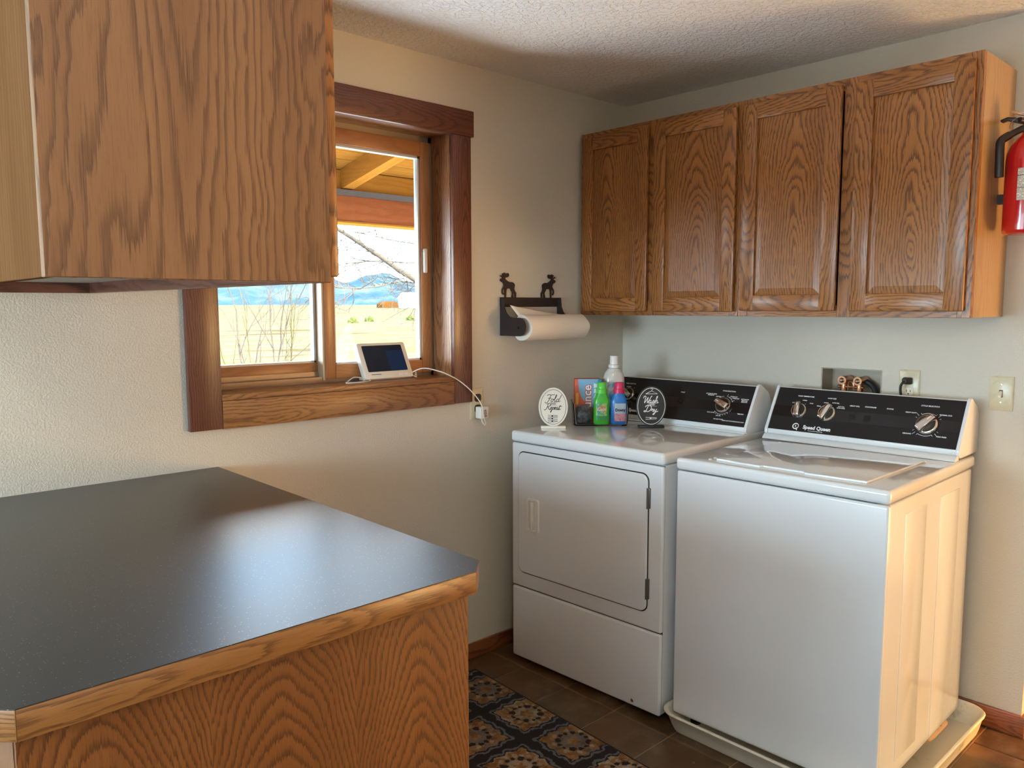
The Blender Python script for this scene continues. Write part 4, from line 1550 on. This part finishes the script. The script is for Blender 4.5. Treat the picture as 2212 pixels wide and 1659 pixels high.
MB().tube(catmull3([(-.024, .004, .0), (-.034, .008, -.006), (-.034, .0145, -.022), (-.024, .016, -.05), (-.008, .014, -.08), (-.003, .01, -.12), (-.003, -.01, -.25)], 6), .0045, 10).build('cord', M['rubber'], pl, smooth=True)

sw = plate_x('light_switch', -1.6175, 1.1605, 'almond toggle light switch on the right wall', 'light switch')
MB().box(-.0066, -.0056, -.0055, .0055, -.012, .012).build('toggle_slot', M['slot'], sw)
MB().loft([[(x, p[0], p[1] + dz) for p in rrect(-w, w, -h, h, .001, 2)] for x, w, h, dz in ((-.006, .0045, .0095, 0), (-.010, .0042, .007, -.002), (-.019, .0036, .0035, -.009))]).build('toggle', M['almond_dark'], sw, smooth=True)
for zz in (.030, -.030):
    MB().lathe([(.0032, 0), (.0028, .001), (.0005, .0013)], n=10).build('screw', M['steel'], sw, xf=Matrix.Translation((-.0057, 0, zz)) @ Matrix.Rotation(-PI / 2, 4, 'Y'))

# receptacle on the window wall with a plugged-in adapter
o2 = empty('power_outlet', (-.9285, 0, 1.062))
tag(o2, 'almond wall outlet with black socket beside the window casing', 'outlet')
rings = [[(p[0], y, p[1]) for p in rrect(-.0355 + i, .0355 - i, -.064 + i, .064 - i, .003, 3)] for i, y in ((0, -.0005), (.0005, -.003), (.005, -.0058))]
MB().loft(rings).build('cover_plate', M['almond'], o2, smooth=True, angle=30)
for zz in (.024, -.020):
    MB().prism([(p[0] + .002, p[1] + zz) for p in rrect(-.0165, .0165, -.016, .016, .011, 5)], -.0085, -.0055, 'y').build('receptacle', M['black'], o2)
ad = empty('power_adapter', (-.9285, -.009, 1.040))
tag(ad, 'white plug-in power adapter with a cord looping to the sill', 'adapter')
MB().box(-.014, .030, -.034, 0, -.036, .012).build('adapter_body', M['bezel'], ad, bevel=.004, seg=3)
b = MB()
for k in range(3):
    put_text(b, ('UL', 'CE', '12V')[k], .010, -.004 - .011 * k, .011, .0004, plane='xz', h=.0346)
b.build('lettering', M['black_print'], ad)
MB().tube(catmull3([(.006, -.017, -.036), (.004, -.022, -.050), (.016, -.024, -.064), (.022, -.022, -.056), (.010, -.03, -.040), (-.006, -.038, -.010), (-.012, -.038, .02),
                    (-.03, -.030, .052), (-.070, -.026, .092), (-.115, -.022, .125), (-.152, -.0240, .1435), (-.20, -.012, .165), (-.25, .03, .178), (-.285, .075, .155), (-.292, .085, .1485)], 6), .0022, 8).build('cord', M['cord'], ad, smooth=True)

# tilted display on the sill
al = empty('display_panel', (-1.313, .048, 1.1815))
tag(al, 'white alarm panel with dark screen leaning on the window sill', 'display')
tilt = Matrix.Rotation(math.radians(-27), 4, 'X')
hw = .107


def apart(mb, name, mat, **kw):
    mb.v = [tuple(tilt @ Vector(p) + Vector((0, 0, .004))) for p in mb.v]
    return mb.build(name, mat, al, **kw)


apart(MB().prism(rrect(-hw, hw, 0, .146, .008), -.006, .020, 'y'), 'housing', M['bezel'], bevel=.003)
apart(MB().prism(rrect(-.088, .088, .028, .134, .004), -.0072, -.0060, 'y'), 'screen', M['screen'])
apart(MB().prism(rrect(.010, .087, .029, .112, .002), -.0076, -.0073, 'y'), 'screen_image', M['screen_blue'])
for x in (.052, .074):
    apart(MB().prism(rrect(x - .009, x + .009, .008, .016, .002), -.0080, -.0060, 'y'), 'button', M['white_plastic'])
apart(MB().box(-.078, -.036, -.0066, -.0060, .016, .0185), 'lettering', M['hinge'])
MB().box(-hw + .01, hw - .01, .004, .060, .0002, .012).build('stand', M['bezel'], al, bevel=.002)
wc = MB().tube(catmull3([(-1.415, .070, 1.192), (-1.46, .060, 1.198), (-1.50, .040, 1.186), (-1.517, .020, 1.184), (-1.50, .010, 1.184), (-1.45, .012, 1.184), (-1.412, .028, 1.1845), (-1.405, .045, 1.189)], 6), .0022, 8).build('cable', M['cord'], smooth=True)
tag(wc, 'thin white cable looped on the sill left of the alarm panel', 'cable')
wc2 = MB().tube(catmull3([(-1.200, .062, 1.190), (-1.192, .050, 1.1845), (-1.180, .062, 1.1850), (-1.165, .085, 1.196), (-1.172, .078, 1.200), (-1.190, .060, 1.1845)], 6), .0022, 8).build('cable', M['cord'], smooth=True)
tag(wc2, 'short white cable end right of the alarm panel on the sill', 'cable')

# ------------------------------------------------------------------ paper towel holder with moose cut-outs
ph = empty('paper_towel_holder', (-.63, 0, 1.33))
tag(ph, 'dark iron paper towel holder with two moose silhouettes', 'towel holder')
phm = Matrix.Translation(ph.location).inverted()


def hpart(mb, name, mat, parent=None, **kw):
    mb.v = [tuple(phm @ Vector(p)) for p in mb.v]
    return mb.build(name, mat, parent or ph, **kw)


hpart(MB().box(-.800, -.452, -.008, -.002, 1.452, 1.491), 'back_bar', M['iron'], bevel=.001, seg=1)


def bracket_poly():
    pts = [(-.002, 1.491), (-.030, 1.491), (-.030, 1.455)]
    pts = [(-.002, 1.334), (-.002, 1.491), (-.024, 1.491), (-.028, 1.452), (-.040, 1.428), (-.060, 1.412), (-.085, 1.408), (-.112, 1.408)]
    for k in range(0, 9):
        a = math.radians(90 + 180 * k / 8)
        pts.append((-.118 + .037 * math.cos(a), 1.371 + .037 * math.sin(a)))
    return pts


for xb in (-.800, -.462):
    hpart(MB().prism(bracket_poly(), xb, xb + .004, 'x'), 'bracket', M['iron'])
hpart(MB().tube([(-.805, -.110, 1.368), (-.797, -.110, 1.368)], .006, 12), 'rivet', M['iron'], smooth=True)
hpart(MB().tube([(-.797, -.110, 1.368), (-.458, -.110, 1.368)], .006, 10), 'rod', M['iron'], smooth=True)
MOOSE = [(268, 312), (285, 292), (306, 284), (300, 270), (278, 262), (272, 245), (290, 240), (306, 258), (316, 262), (314, 246), (302, 226), (303, 212), (318, 218), (328, 200), (345, 205), (350, 222), (368, 210), (388, 205), (403, 222), (402, 248), (385, 268), (355, 273), (342, 284),
         (352, 300), (380, 325), (415, 342), (445, 338), (475, 352), (492, 378), (488, 410), (482, 440), (495, 480), (512, 500), (510, 578), (492, 578), (488, 515), (472, 496), (466, 522), (472, 578), (440, 578), (452, 520), (453, 495), (438, 470), (425, 440),
         (400, 434), (372, 438), (362, 470), (358, 578), (340, 578), (338, 480), (338, 442), (326, 437), (314, 460), (312, 495), (326, 520), (322, 535), (305, 528), (295, 500), (297, 450), (318, 415), (328, 400), (322, 375), (308, 345), (285, 336)]


def moose(xc, flip):
    pts = [(xc + flip * (x - 390) * .000372, 1.4905 + (574 - z) * .000272) for x, z in MOOSE]
    hpart(MB().prism(pts, -.007, -.003, 'y'), 'moose_cutout', M['iron'])


moose(-.757, 1)
moose(-.520, -1)

# paper roll on the rod
roll = empty('paper_towel_roll', (-.61, -.110, 1.368))
tag(roll, 'partly used white paper towel roll on the iron holder', 'paper towel')
n = 40
random.seed(11)
ra = .052
rings = []
for k in range(25):
    x = -.165 + .345 * k / 24
    rr_ = []
    for i in range(n):
        a = 2 * PI * i / n
        w = 1 + .012 * math.sin(3 * a + 9 * x) + .010 * math.sin(2 * a - 22 * x)
        if k > 20:
            w += .03 * math.sin(5 * a + k) * (k - 20) / 4
        rr_.append((x + (.006 * math.sin(2 * a + 1) if k in (0, 24) else 0), ra * w * math.cos(a), ra * w * math.sin(a)))
    rings.append(rr_)
inner = [[(x, .020 * math.cos(2 * PI * i / n), .020 * math.sin(2 * PI * i / n)) for i in range(n)] for x in (.178, -.163)]
MB().loft(rings + inner + [rings[0]], False, False).build('paper', M['paper'], roll, smooth=True, angle=50)
MB().loft([[(x, r_ * math.cos(2 * PI * i / 24), r_ * math.sin(2 * PI * i / 24)) for i in range(24)] for x, r_ in ((.176, .0196), (-.162, .0196), (-.162, .0178), (.176, .0178), (.176, .0196))], False, False).build('cardboard_core', M['card'], roll, smooth=True)
# loose sheet lifting off the roll at the back
vs, fs = [], []
for k in range(13):
    t_ = k / 12
    for i in range(17):
        s_ = i / 16
        x = -.165 + .345 * s_
        a = math.radians(62 - 10 * t_)
        lift = (1 - s_) ** 1.5
        y = ra * 1.02 * math.cos(a) + t_ * (.030 * lift)
        z = ra * 1.03 * math.sin(a) + t_ * (.045 * lift + .004)
        vs.append((x - .010 * t_ * lift, y, z))
for k in range(12):
    for i in range(16):
        fs.append((k * 17 + i, k * 17 + i + 1, (k + 1) * 17 + i + 1, (k + 1) * 17 + i))
o = MB().add(vs, fs).build('loose_sheet', M['paper'], roll, smooth=True, angle=90)
md = o.modifiers.new('thickness', 'SOLIDIFY')
md.thickness = .0008

# ------------------------------------------------------------------ fire extinguisher
fe = empty('fire_extinguisher', (-.150, -1.690, 1.672))
tag(fe, 'red fire extinguisher hung beside the wall cabinet', 'fire extinguisher')
FR = .058
MB().lathe([(FR * .86, .0), (FR * .97, .004), (FR, .012), (FR, .225), (FR * .97, .245), (FR * .84, .268), (FR * .60, .287), (FR * .36, .298), (FR * .30, .306), (FR * .30, .312)], n=48).build('cylinder', M['red'], fe, smooth=True, angle=50)
a0, a1 = math.radians(172), math.radians(262)
vs, fs = [], []
for i in range(21):
    a = a0 + (a1 - a0) * i / 20
    for z in (.099, .194):
        vs.append(((FR + .0007) * math.cos(a), (FR + .0007) * math.sin(a), z))
for i in range(20):
    fs.append((2 * i, 2 * i + 2, 2 * i + 3, 2 * i + 1))
MB().add(vs, fs).build('instruction_label', label_print('printed_label', (.80, .74, .62), (.10, .09, .08), 22, .099, .194), fe)
for z in (.135, .172):
    vs, fs = [], []
    for i in range(21):
        a = a0 + (a1 - a0) * i / 20
        for dz in (0, .0018):
            vs.append(((FR + .0011) * math.cos(a), (FR + .0011) * math.sin(a), z + dz))
    for i in range(20):
        fs.append((2 * i, 2 * i + 2, 2 * i + 3, 2 * i + 1))
    MB().add(vs, fs).build('label_rule', M['black_print'], fe)
MB().lathe([(.019, .308), (.019, .330), (.015, .336)], n=20).build('valve_head', M['silver'], fe, smooth=True)
MB().prism([(-.020, .332), (.020, .334), (.060, .350), (.075, .346), (.078, .354), (.058, .360), (.010, .350), (-.022, .346)], -.011, .011, 'x').build('carry_handle', M['black'], fe, bevel=.002)
MB().prism([(-.018, .350), (.010, .356), (.055, .372), (.052, .380), (.005, .366), (-.020, .360)], -.009, .009, 'x').build('squeeze_lever', M['silver'], fe, bevel=.002)
MB().tube([(-.018, .010, .340), (-.032, .018, .342)], .008, 12).build('hose_fitting', M['black'], fe, smooth=True)
MB().tube(catmull3([(-.016, .012, .318), (-.032, .030, .306), (-.050, .048, .292), (-.060, .058, .280), (-.064, .0585, .262), (-.064, .0575, .22), (-.063, .0565, .172)], 5), [.010] * 8 + [.0125] * 23, 12).build('discharge_hose', M['black'], fe, smooth=True)
MB().tube(catmull3([(-.020, .0, .345), (-.030, .022, .350), (-.032, .040, .338), (-.026, .046, .322)], 6), .0012, 6).build('pin_wire', M['silver'], fe, smooth=True)
MB().box(.022, .040, .040, .0825, .10, .13).build('bracket', M['black'], fe)

# ------------------------------------------------------------------ rug
RC = math.radians(2.7)
rg = empty('area_rug', (-1.0335, -.105, .0015), -RC)
tag(rg, 'dark hooked rug with floral medallions on the tile floor', 'rug')
RW, RL = .72, 1.55
MB().prism(rrect(-RW, 0, -RL, 0, .008, 2), 0, .008, 'z').build('pile', M['rug'], rg, bevel=.003)
bb = MB()
for xa, xb, ya, yb in ((-RW - .004, .004, -.001, .006), (-RW - .004, .004, -RL - .006, -RL + .001), (-.001, .006, -RL, .0), (-RW - .006, -RW + .001, -RL, 0)):
    bb.box(xa, xb, ya, yb, 0, .006)
bb.build('binding', plain('black_binding', (.008, .008, .010), .9), rg)

# ------------------------------------------------------------------ outside: porch, field, hills, trees
pr = empty('porch_roof', (-.5, .6, -.62))
tag(pr, 'orange pine porch roof seen through the window', 'porch')
prm = Matrix.Translation(pr.location).inverted()


def prpart(mb, name, mat, parent=None, **kw):
    mb.v = [tuple(prm @ Vector(p)) for p in mb.v]
    return mb.build(name, mat, parent or pr, **kw)


YB = 1.63
SL = .194
prpart(MB().box(-4.5, 4.0, YB, YB + .12, 1.946, 2.092), 'beam', M['beam'], bevel=.003, grain=0)
prpart(MB().box(-4.5, 4.0, YB - .007, YB + .127, 1.938, 1.947), 'beam_trim', M['porch'], grain=0)
prpart(MB().box(-4.5, 4.0, YB + .004, YB + .116, 2.092, 2.128), 'top_plate', M['plate_wood'])


def soffit_z(y):
    return 2.250 + (YB - y) * SL


for xr in (-4.2, -3.47, -2.74, -2.01, -1.27, -.537, .196, .93, 1.66, 2.40, 3.13):
    pts = [(WT + .01, soffit_z(WT + .01) - .112), (WT + .01, soffit_z(WT + .01)), (YB + .30, soffit_z(YB + .30)), (YB + .30, soffit_z(YB + .30) - .112)]
    prpart(MB().prism(pts, xr, xr + .073, 'x'), 'rafter', M['porch'], grain=1)
y = WT + .012
while y < YB + .20:
    y2 = y + .115
    pts = [(y, soffit_z(y) + .001), (y, soffit_z(y) + .016), (y2, soffit_z(y2) + .016), (y2, soffit_z(y2) + .001)]
    prpart(MB().prism(pts, -4.5, 4.0, 'x'), 'soffit_board', M['porch'], grain=0)
    y = y2 + .005
prpart(MB().box(-4.5, 4.0, YB + .03, YB + .05, 2.128, 2.240), 'frieze_board', M['porch'], grain=0)
pts = [(WT + .01, soffit_z(WT) + .020), (WT + .01, soffit_z(WT) + .05), (YB + .35, soffit_z(YB + .35) + .05), (YB + .35, soffit_z(YB + .35) + .020)]
prpart(MB().prism(pts, -4.6, 4.1, 'x'), 'roof_deck', M['plate_wood'])
for xp in (-3.4, 3.3):
    prpart(MB().box(xp, xp + .10, YB, YB + .10, -.62, 1.946), 'post', M['beam'], grain=2)


def field_mat():
    t = NT('dry_grass')
    o = t.obj()
    sp = t.n('ShaderNodeSeparateXYZ')
    t.l(o, sp.inputs[0])
    st = t.noise(t.xyz(t.math('MULTIPLY', sp.outputs[0], .050), t.math('MULTIPLY', sp.outputs[1], .11), 0.0), 1.0, 6.0, .7)
    fi = t.noise(o, 2.2, 6.0, .7)
    c = t.ramp(st, [(.36, (.026, .021, .0105)), (.45, (.050, .044, .0300)), (.52, (.034, .033, .0165)), (.58, (.058, .050, .035)), (.66, (.042, .034, .020))])
    t.color(t.mix(t.ramp(fi, [(.35, (1, 1, 1)), (.65, (0, 0, 0))]), c, t.mix(.35, c, (.020, .0170, .0070))))
    t.set(Roughness=.95)
    t.b.inputs['Specular IOR Level'].default_value = 0.0
    return t.m


random.seed(5)
gn = 60
vs, fs = [], []
for j in range(gn):
    for i in range(gn):
        t_ = (j / (gn - 1)) ** 3
        s_ = (i / (gn - 1) * 2 - 1)
        X = math.copysign(abs(s_) ** 2.2, s_) * 1500
        Y = -1300 * (1 - 0) if False else (-400 + 0 * t_)
        vs.append((X, 0, 0))
vs, fs = [], []
xsg = [math.copysign(abs(i / 40) ** 2.6, i) * 2200 for i in range(-40, 41)]
ysg = [math.copysign(abs(j / 40) ** 2.6, j) * 2200 for j in range(-30, 41)]
for yy in ysg:
    for xx in xsg:
        rr_ = math.hypot(xx, yy)
        z = -.62
        if rr_ > 14:
            z += -.006 * (rr_ - 14) if rr_ < 120 else -.006 * 106 + .0035 * (rr_ - 120)
            z += .35 * math.sin(xx * .021 + 1.0) * math.sin(yy * .017) * min(1, (rr_ - 14) / 120)
        vs.append((xx, yy, z))
nx = len(xsg)
for j in range(len(ysg) - 1):
    for i in range(nx - 1):
        fs.append((j * nx + i, j * nx + i + 1, (j + 1) * nx + i + 1, (j + 1) * nx + i))
gr = struct(MB().add(vs, fs).build('ground', field_mat(), smooth=True, angle=90))
# unseen pale slab added to bounce sky light up through the window
struct(MB().box(-7.0, 6.0, WT + .01, 8.0, -.75, -.585).build('bounce_slab', plain('pale_bounce_slab', (.44, .43, .41), .8), bevel=.01))

# far hills
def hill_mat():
    t = NT('haze_blue_hills')
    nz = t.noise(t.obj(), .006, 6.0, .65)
    t.color(t.ramp(nz, [(.35, (.0085, .0200, .0310)), (.52, (.0130, .0260, .0370)), (.66, (.030, .040, .047))]))  # distance haze is mixed into this blue base colour
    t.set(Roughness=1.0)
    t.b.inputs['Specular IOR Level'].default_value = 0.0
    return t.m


vs, fs = [], []
N = 120
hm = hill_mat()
for j in range(9):
    for i in range(N + 1):
        a = math.radians(18 + 65 * i / N)     # bearing from +y towards +x
        R_ = 2050 + 130 * j
        hgt = (.5 + .5 * math.sin(i * .21) * math.sin(i * .083 + 1)) * .35 + .75 + .12 * math.sin(i * .71)
        z = -8 + 128 * hgt * math.sin(PI * .5 * j / 8) ** 1.2 + 5 * math.sin(i * 1.7 + j)
        vs.append((R_ * math.sin(a), R_ * math.cos(a), z))
for j in range(8):
    for i in range(N):
        fs.append((j * (N + 1) + i, j * (N + 1) + i + 1, (j + 1) * (N + 1) + i + 1, (j + 1) * (N + 1) + i))
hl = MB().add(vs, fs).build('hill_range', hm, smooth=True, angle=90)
tag(hl, 'wooded hills tinted haze-blue on the horizon beyond the field', 'hills')


# bare plants
def grow(mb, p, d, length, rad, depth, spread, rng, up=.15, nseg=4, kids=3):
    path, rads = [p.copy()], [rad]
    q = p.copy()
    dd = d.normalized()
    for k in range(nseg):
        dd = (dd + Vector((rng.uniform(-1, 1), rng.uniform(-1, 1), rng.uniform(-.6, 1) + up)) * .16).normalized()
        q = q + dd * length / nseg
        path.append(q.copy())
        rads.append(rad * (1 - .5 * (k + 1) / nseg))
        if depth > 0:
            for _ in range(kids if k else 1):
                if rng.random() < .62:
                    nd = (dd + Vector((rng.uniform(-1, 1), rng.uniform(-1, 1), rng.uniform(-.7, 1))) * spread).normalized()
                    grow(mb, q.copy(), nd, length * rng.uniform(.35, .62), rad * .5, depth - 1, spread, rng, up, max(2, nseg - 1), kids)
    mb.tube(path, rads, 4 if rad < .012 else 6, False)


rng = random.Random(21)
sh_ = empty('bare_shrub', (2.42, 9.0, -.64))
tag(sh_, 'leafless branching shrub outside the left window pane', 'shrub')
bark_y = plain('lichen_yellow_bark', (.046, .041, .018), .9, Specular_IOR_Level=0.0)
bark = plain('grey_brown_bark', (.042, .036, .029), .9, Specular_IOR_Level=0.0)
for k, (lean, Lg, r_, mt) in enumerate([((-.50, .1, 1.15), 1.75, .030, bark_y), ((-.12, .2, 1.3), 2.1, .026, bark), ((.02, -.2, 1.4), 2.2, .026, bark),
                                       ((.30, .1, 1.3), 2.1, .026, bark), ((.55, -.1, 1.1), 2.0, .026, bark_y), ((.12, .3, 1.4), 2.0, .022, bark_y), ((-.28, -.2, 1.25), 1.9, .024, bark)]):
    mb = MB()
    grow(mb, Vector((lean[0] * .08, lean[1] * .08, 0)), Vector(lean), Lg, r_ * .62, 4, .60, rng, .10, 6, 1)
    mb.build('stem', mt, sh_, smooth=True, angle=90)

# bare tree whose limb reaches in from the right
tr = empty('bare_tree', (6.6, 8.0, -.64))
tag(tr, 'bare tree limb reaching across the right window pane', 'tree')
mb = MB()
mb.tube([(0, 0, 0), (.03, .05, 1.2), (-.05, .02, 2.2), (.02, .05, 3.6)], [.15, .12, .10, .06], 10, False)
mb.build('trunk', bark, tr, smooth=True)
rng = random.Random(4)
limbs = [[(0, 0, 1.75), (-.9, .1, 2.10), (-2.09, .0, 2.555), (-2.75, .05, 2.93), (-3.45, .1, 3.30), (-4.1, .1, 3.62)],
         [(0, 0, 1.95), (-1.0, .1, 2.30), (-2.10, .1, 2.485), (-2.7, .05, 2.40), (-3.25, .0, 2.37), (-3.6, 0, 2.42)],
         [(0, 0, 2.1), (-1.2, .3, 2.75), (-2.1, .2, 2.80), (-2.9, .2, 2.78), (-3.5, .2, 2.65)],
         [(0, .1, 2.3), (-1.0, .3, 3.0), (-2.2, .3, 3.15), (-3.0, .3, 3.25)]]
for L_, r_ in zip(limbs, (.062, .020, .016, .016)):
    pts = catmull3(L_, 6)
    mb = MB()
    mb.tube(pts, [r_ * (1 - .75 * i / len(pts)) for i in range(len(pts))], 6, False)
    for i in range(6, len(pts) - 1):
        for _ in range(2):
            if rng.random() < .8:
                nd = Vector((rng.uniform(-1, .4), rng.uniform(-1, 1), rng.uniform(-.8, 1)))
                grow(mb, Vector(pts[i]), nd, rng.uniform(.35, .80), .0065, 2, .8, rng, .05, 5, 2)
    mb.build('limb', bark, tr, smooth=True, angle=90)

# far house and hay pile in the field
hs = empty('far_house', (322, 447, 2.0))
tag(hs, 'white farm building far out in the field', 'building')
MB().box(-9, 9, -5, 5, -6, 5).build('wall', M['white_plastic'], hs)
MB().prism([(-6, 5), (6, 5), (0, 9)], -9.5, 9.5, 'x').build('roof', plain('pale_metal_roof', (.80, .82, .84), .4), hs)
hy = empty('straw_stack', (301, 447, 1.5))
tag(hy, 'orange straw stack beside the far farm building', 'haystack')
MB().prism([(-7, -5), (7, -5), (6, 2), (3, 3.5), (-4, 3), (-6.5, 1.5)], -4, 4, 'y').build('bales', plain('orange_straw', (.036, .016, .004), .9, Specular_IOR_Level=0.0), hy, bevel=.5)
random.seed(9)
for k, (x, y) in enumerate(((68, 108), (79, 112), (60, 100))):
    bs = empty('field_bush', (x, y, -1.9 + .0))
    tag(bs, ('small green bush in the field, leftmost of three', 'small green bush in the field, rightmost of three', 'small green bush in the field, nearest of three')[(2, 1, 0)[k] if False else k], 'bush', 'small bushes out in the field')
    bm = bmesh.new()
    bmesh.ops.create_icosphere(bm, subdivisions=3, radius=.75)
    for v in bm.verts:
        v.co *= 1 + random.uniform(-.22, .22)
        v.co.z = v.co.z * 1.2 + .8
    me = bpy.data.meshes.new('foliage')
    bm.to_mesh(me)
    bm.free()
    me.materials.append(plain('olive_bush', (.028, .034, .010), .9, Specular_IOR_Level=0.0))
    o = bpy.data.objects.new('foliage', me)
    COL.objects.link(o)
    o.parent = bs
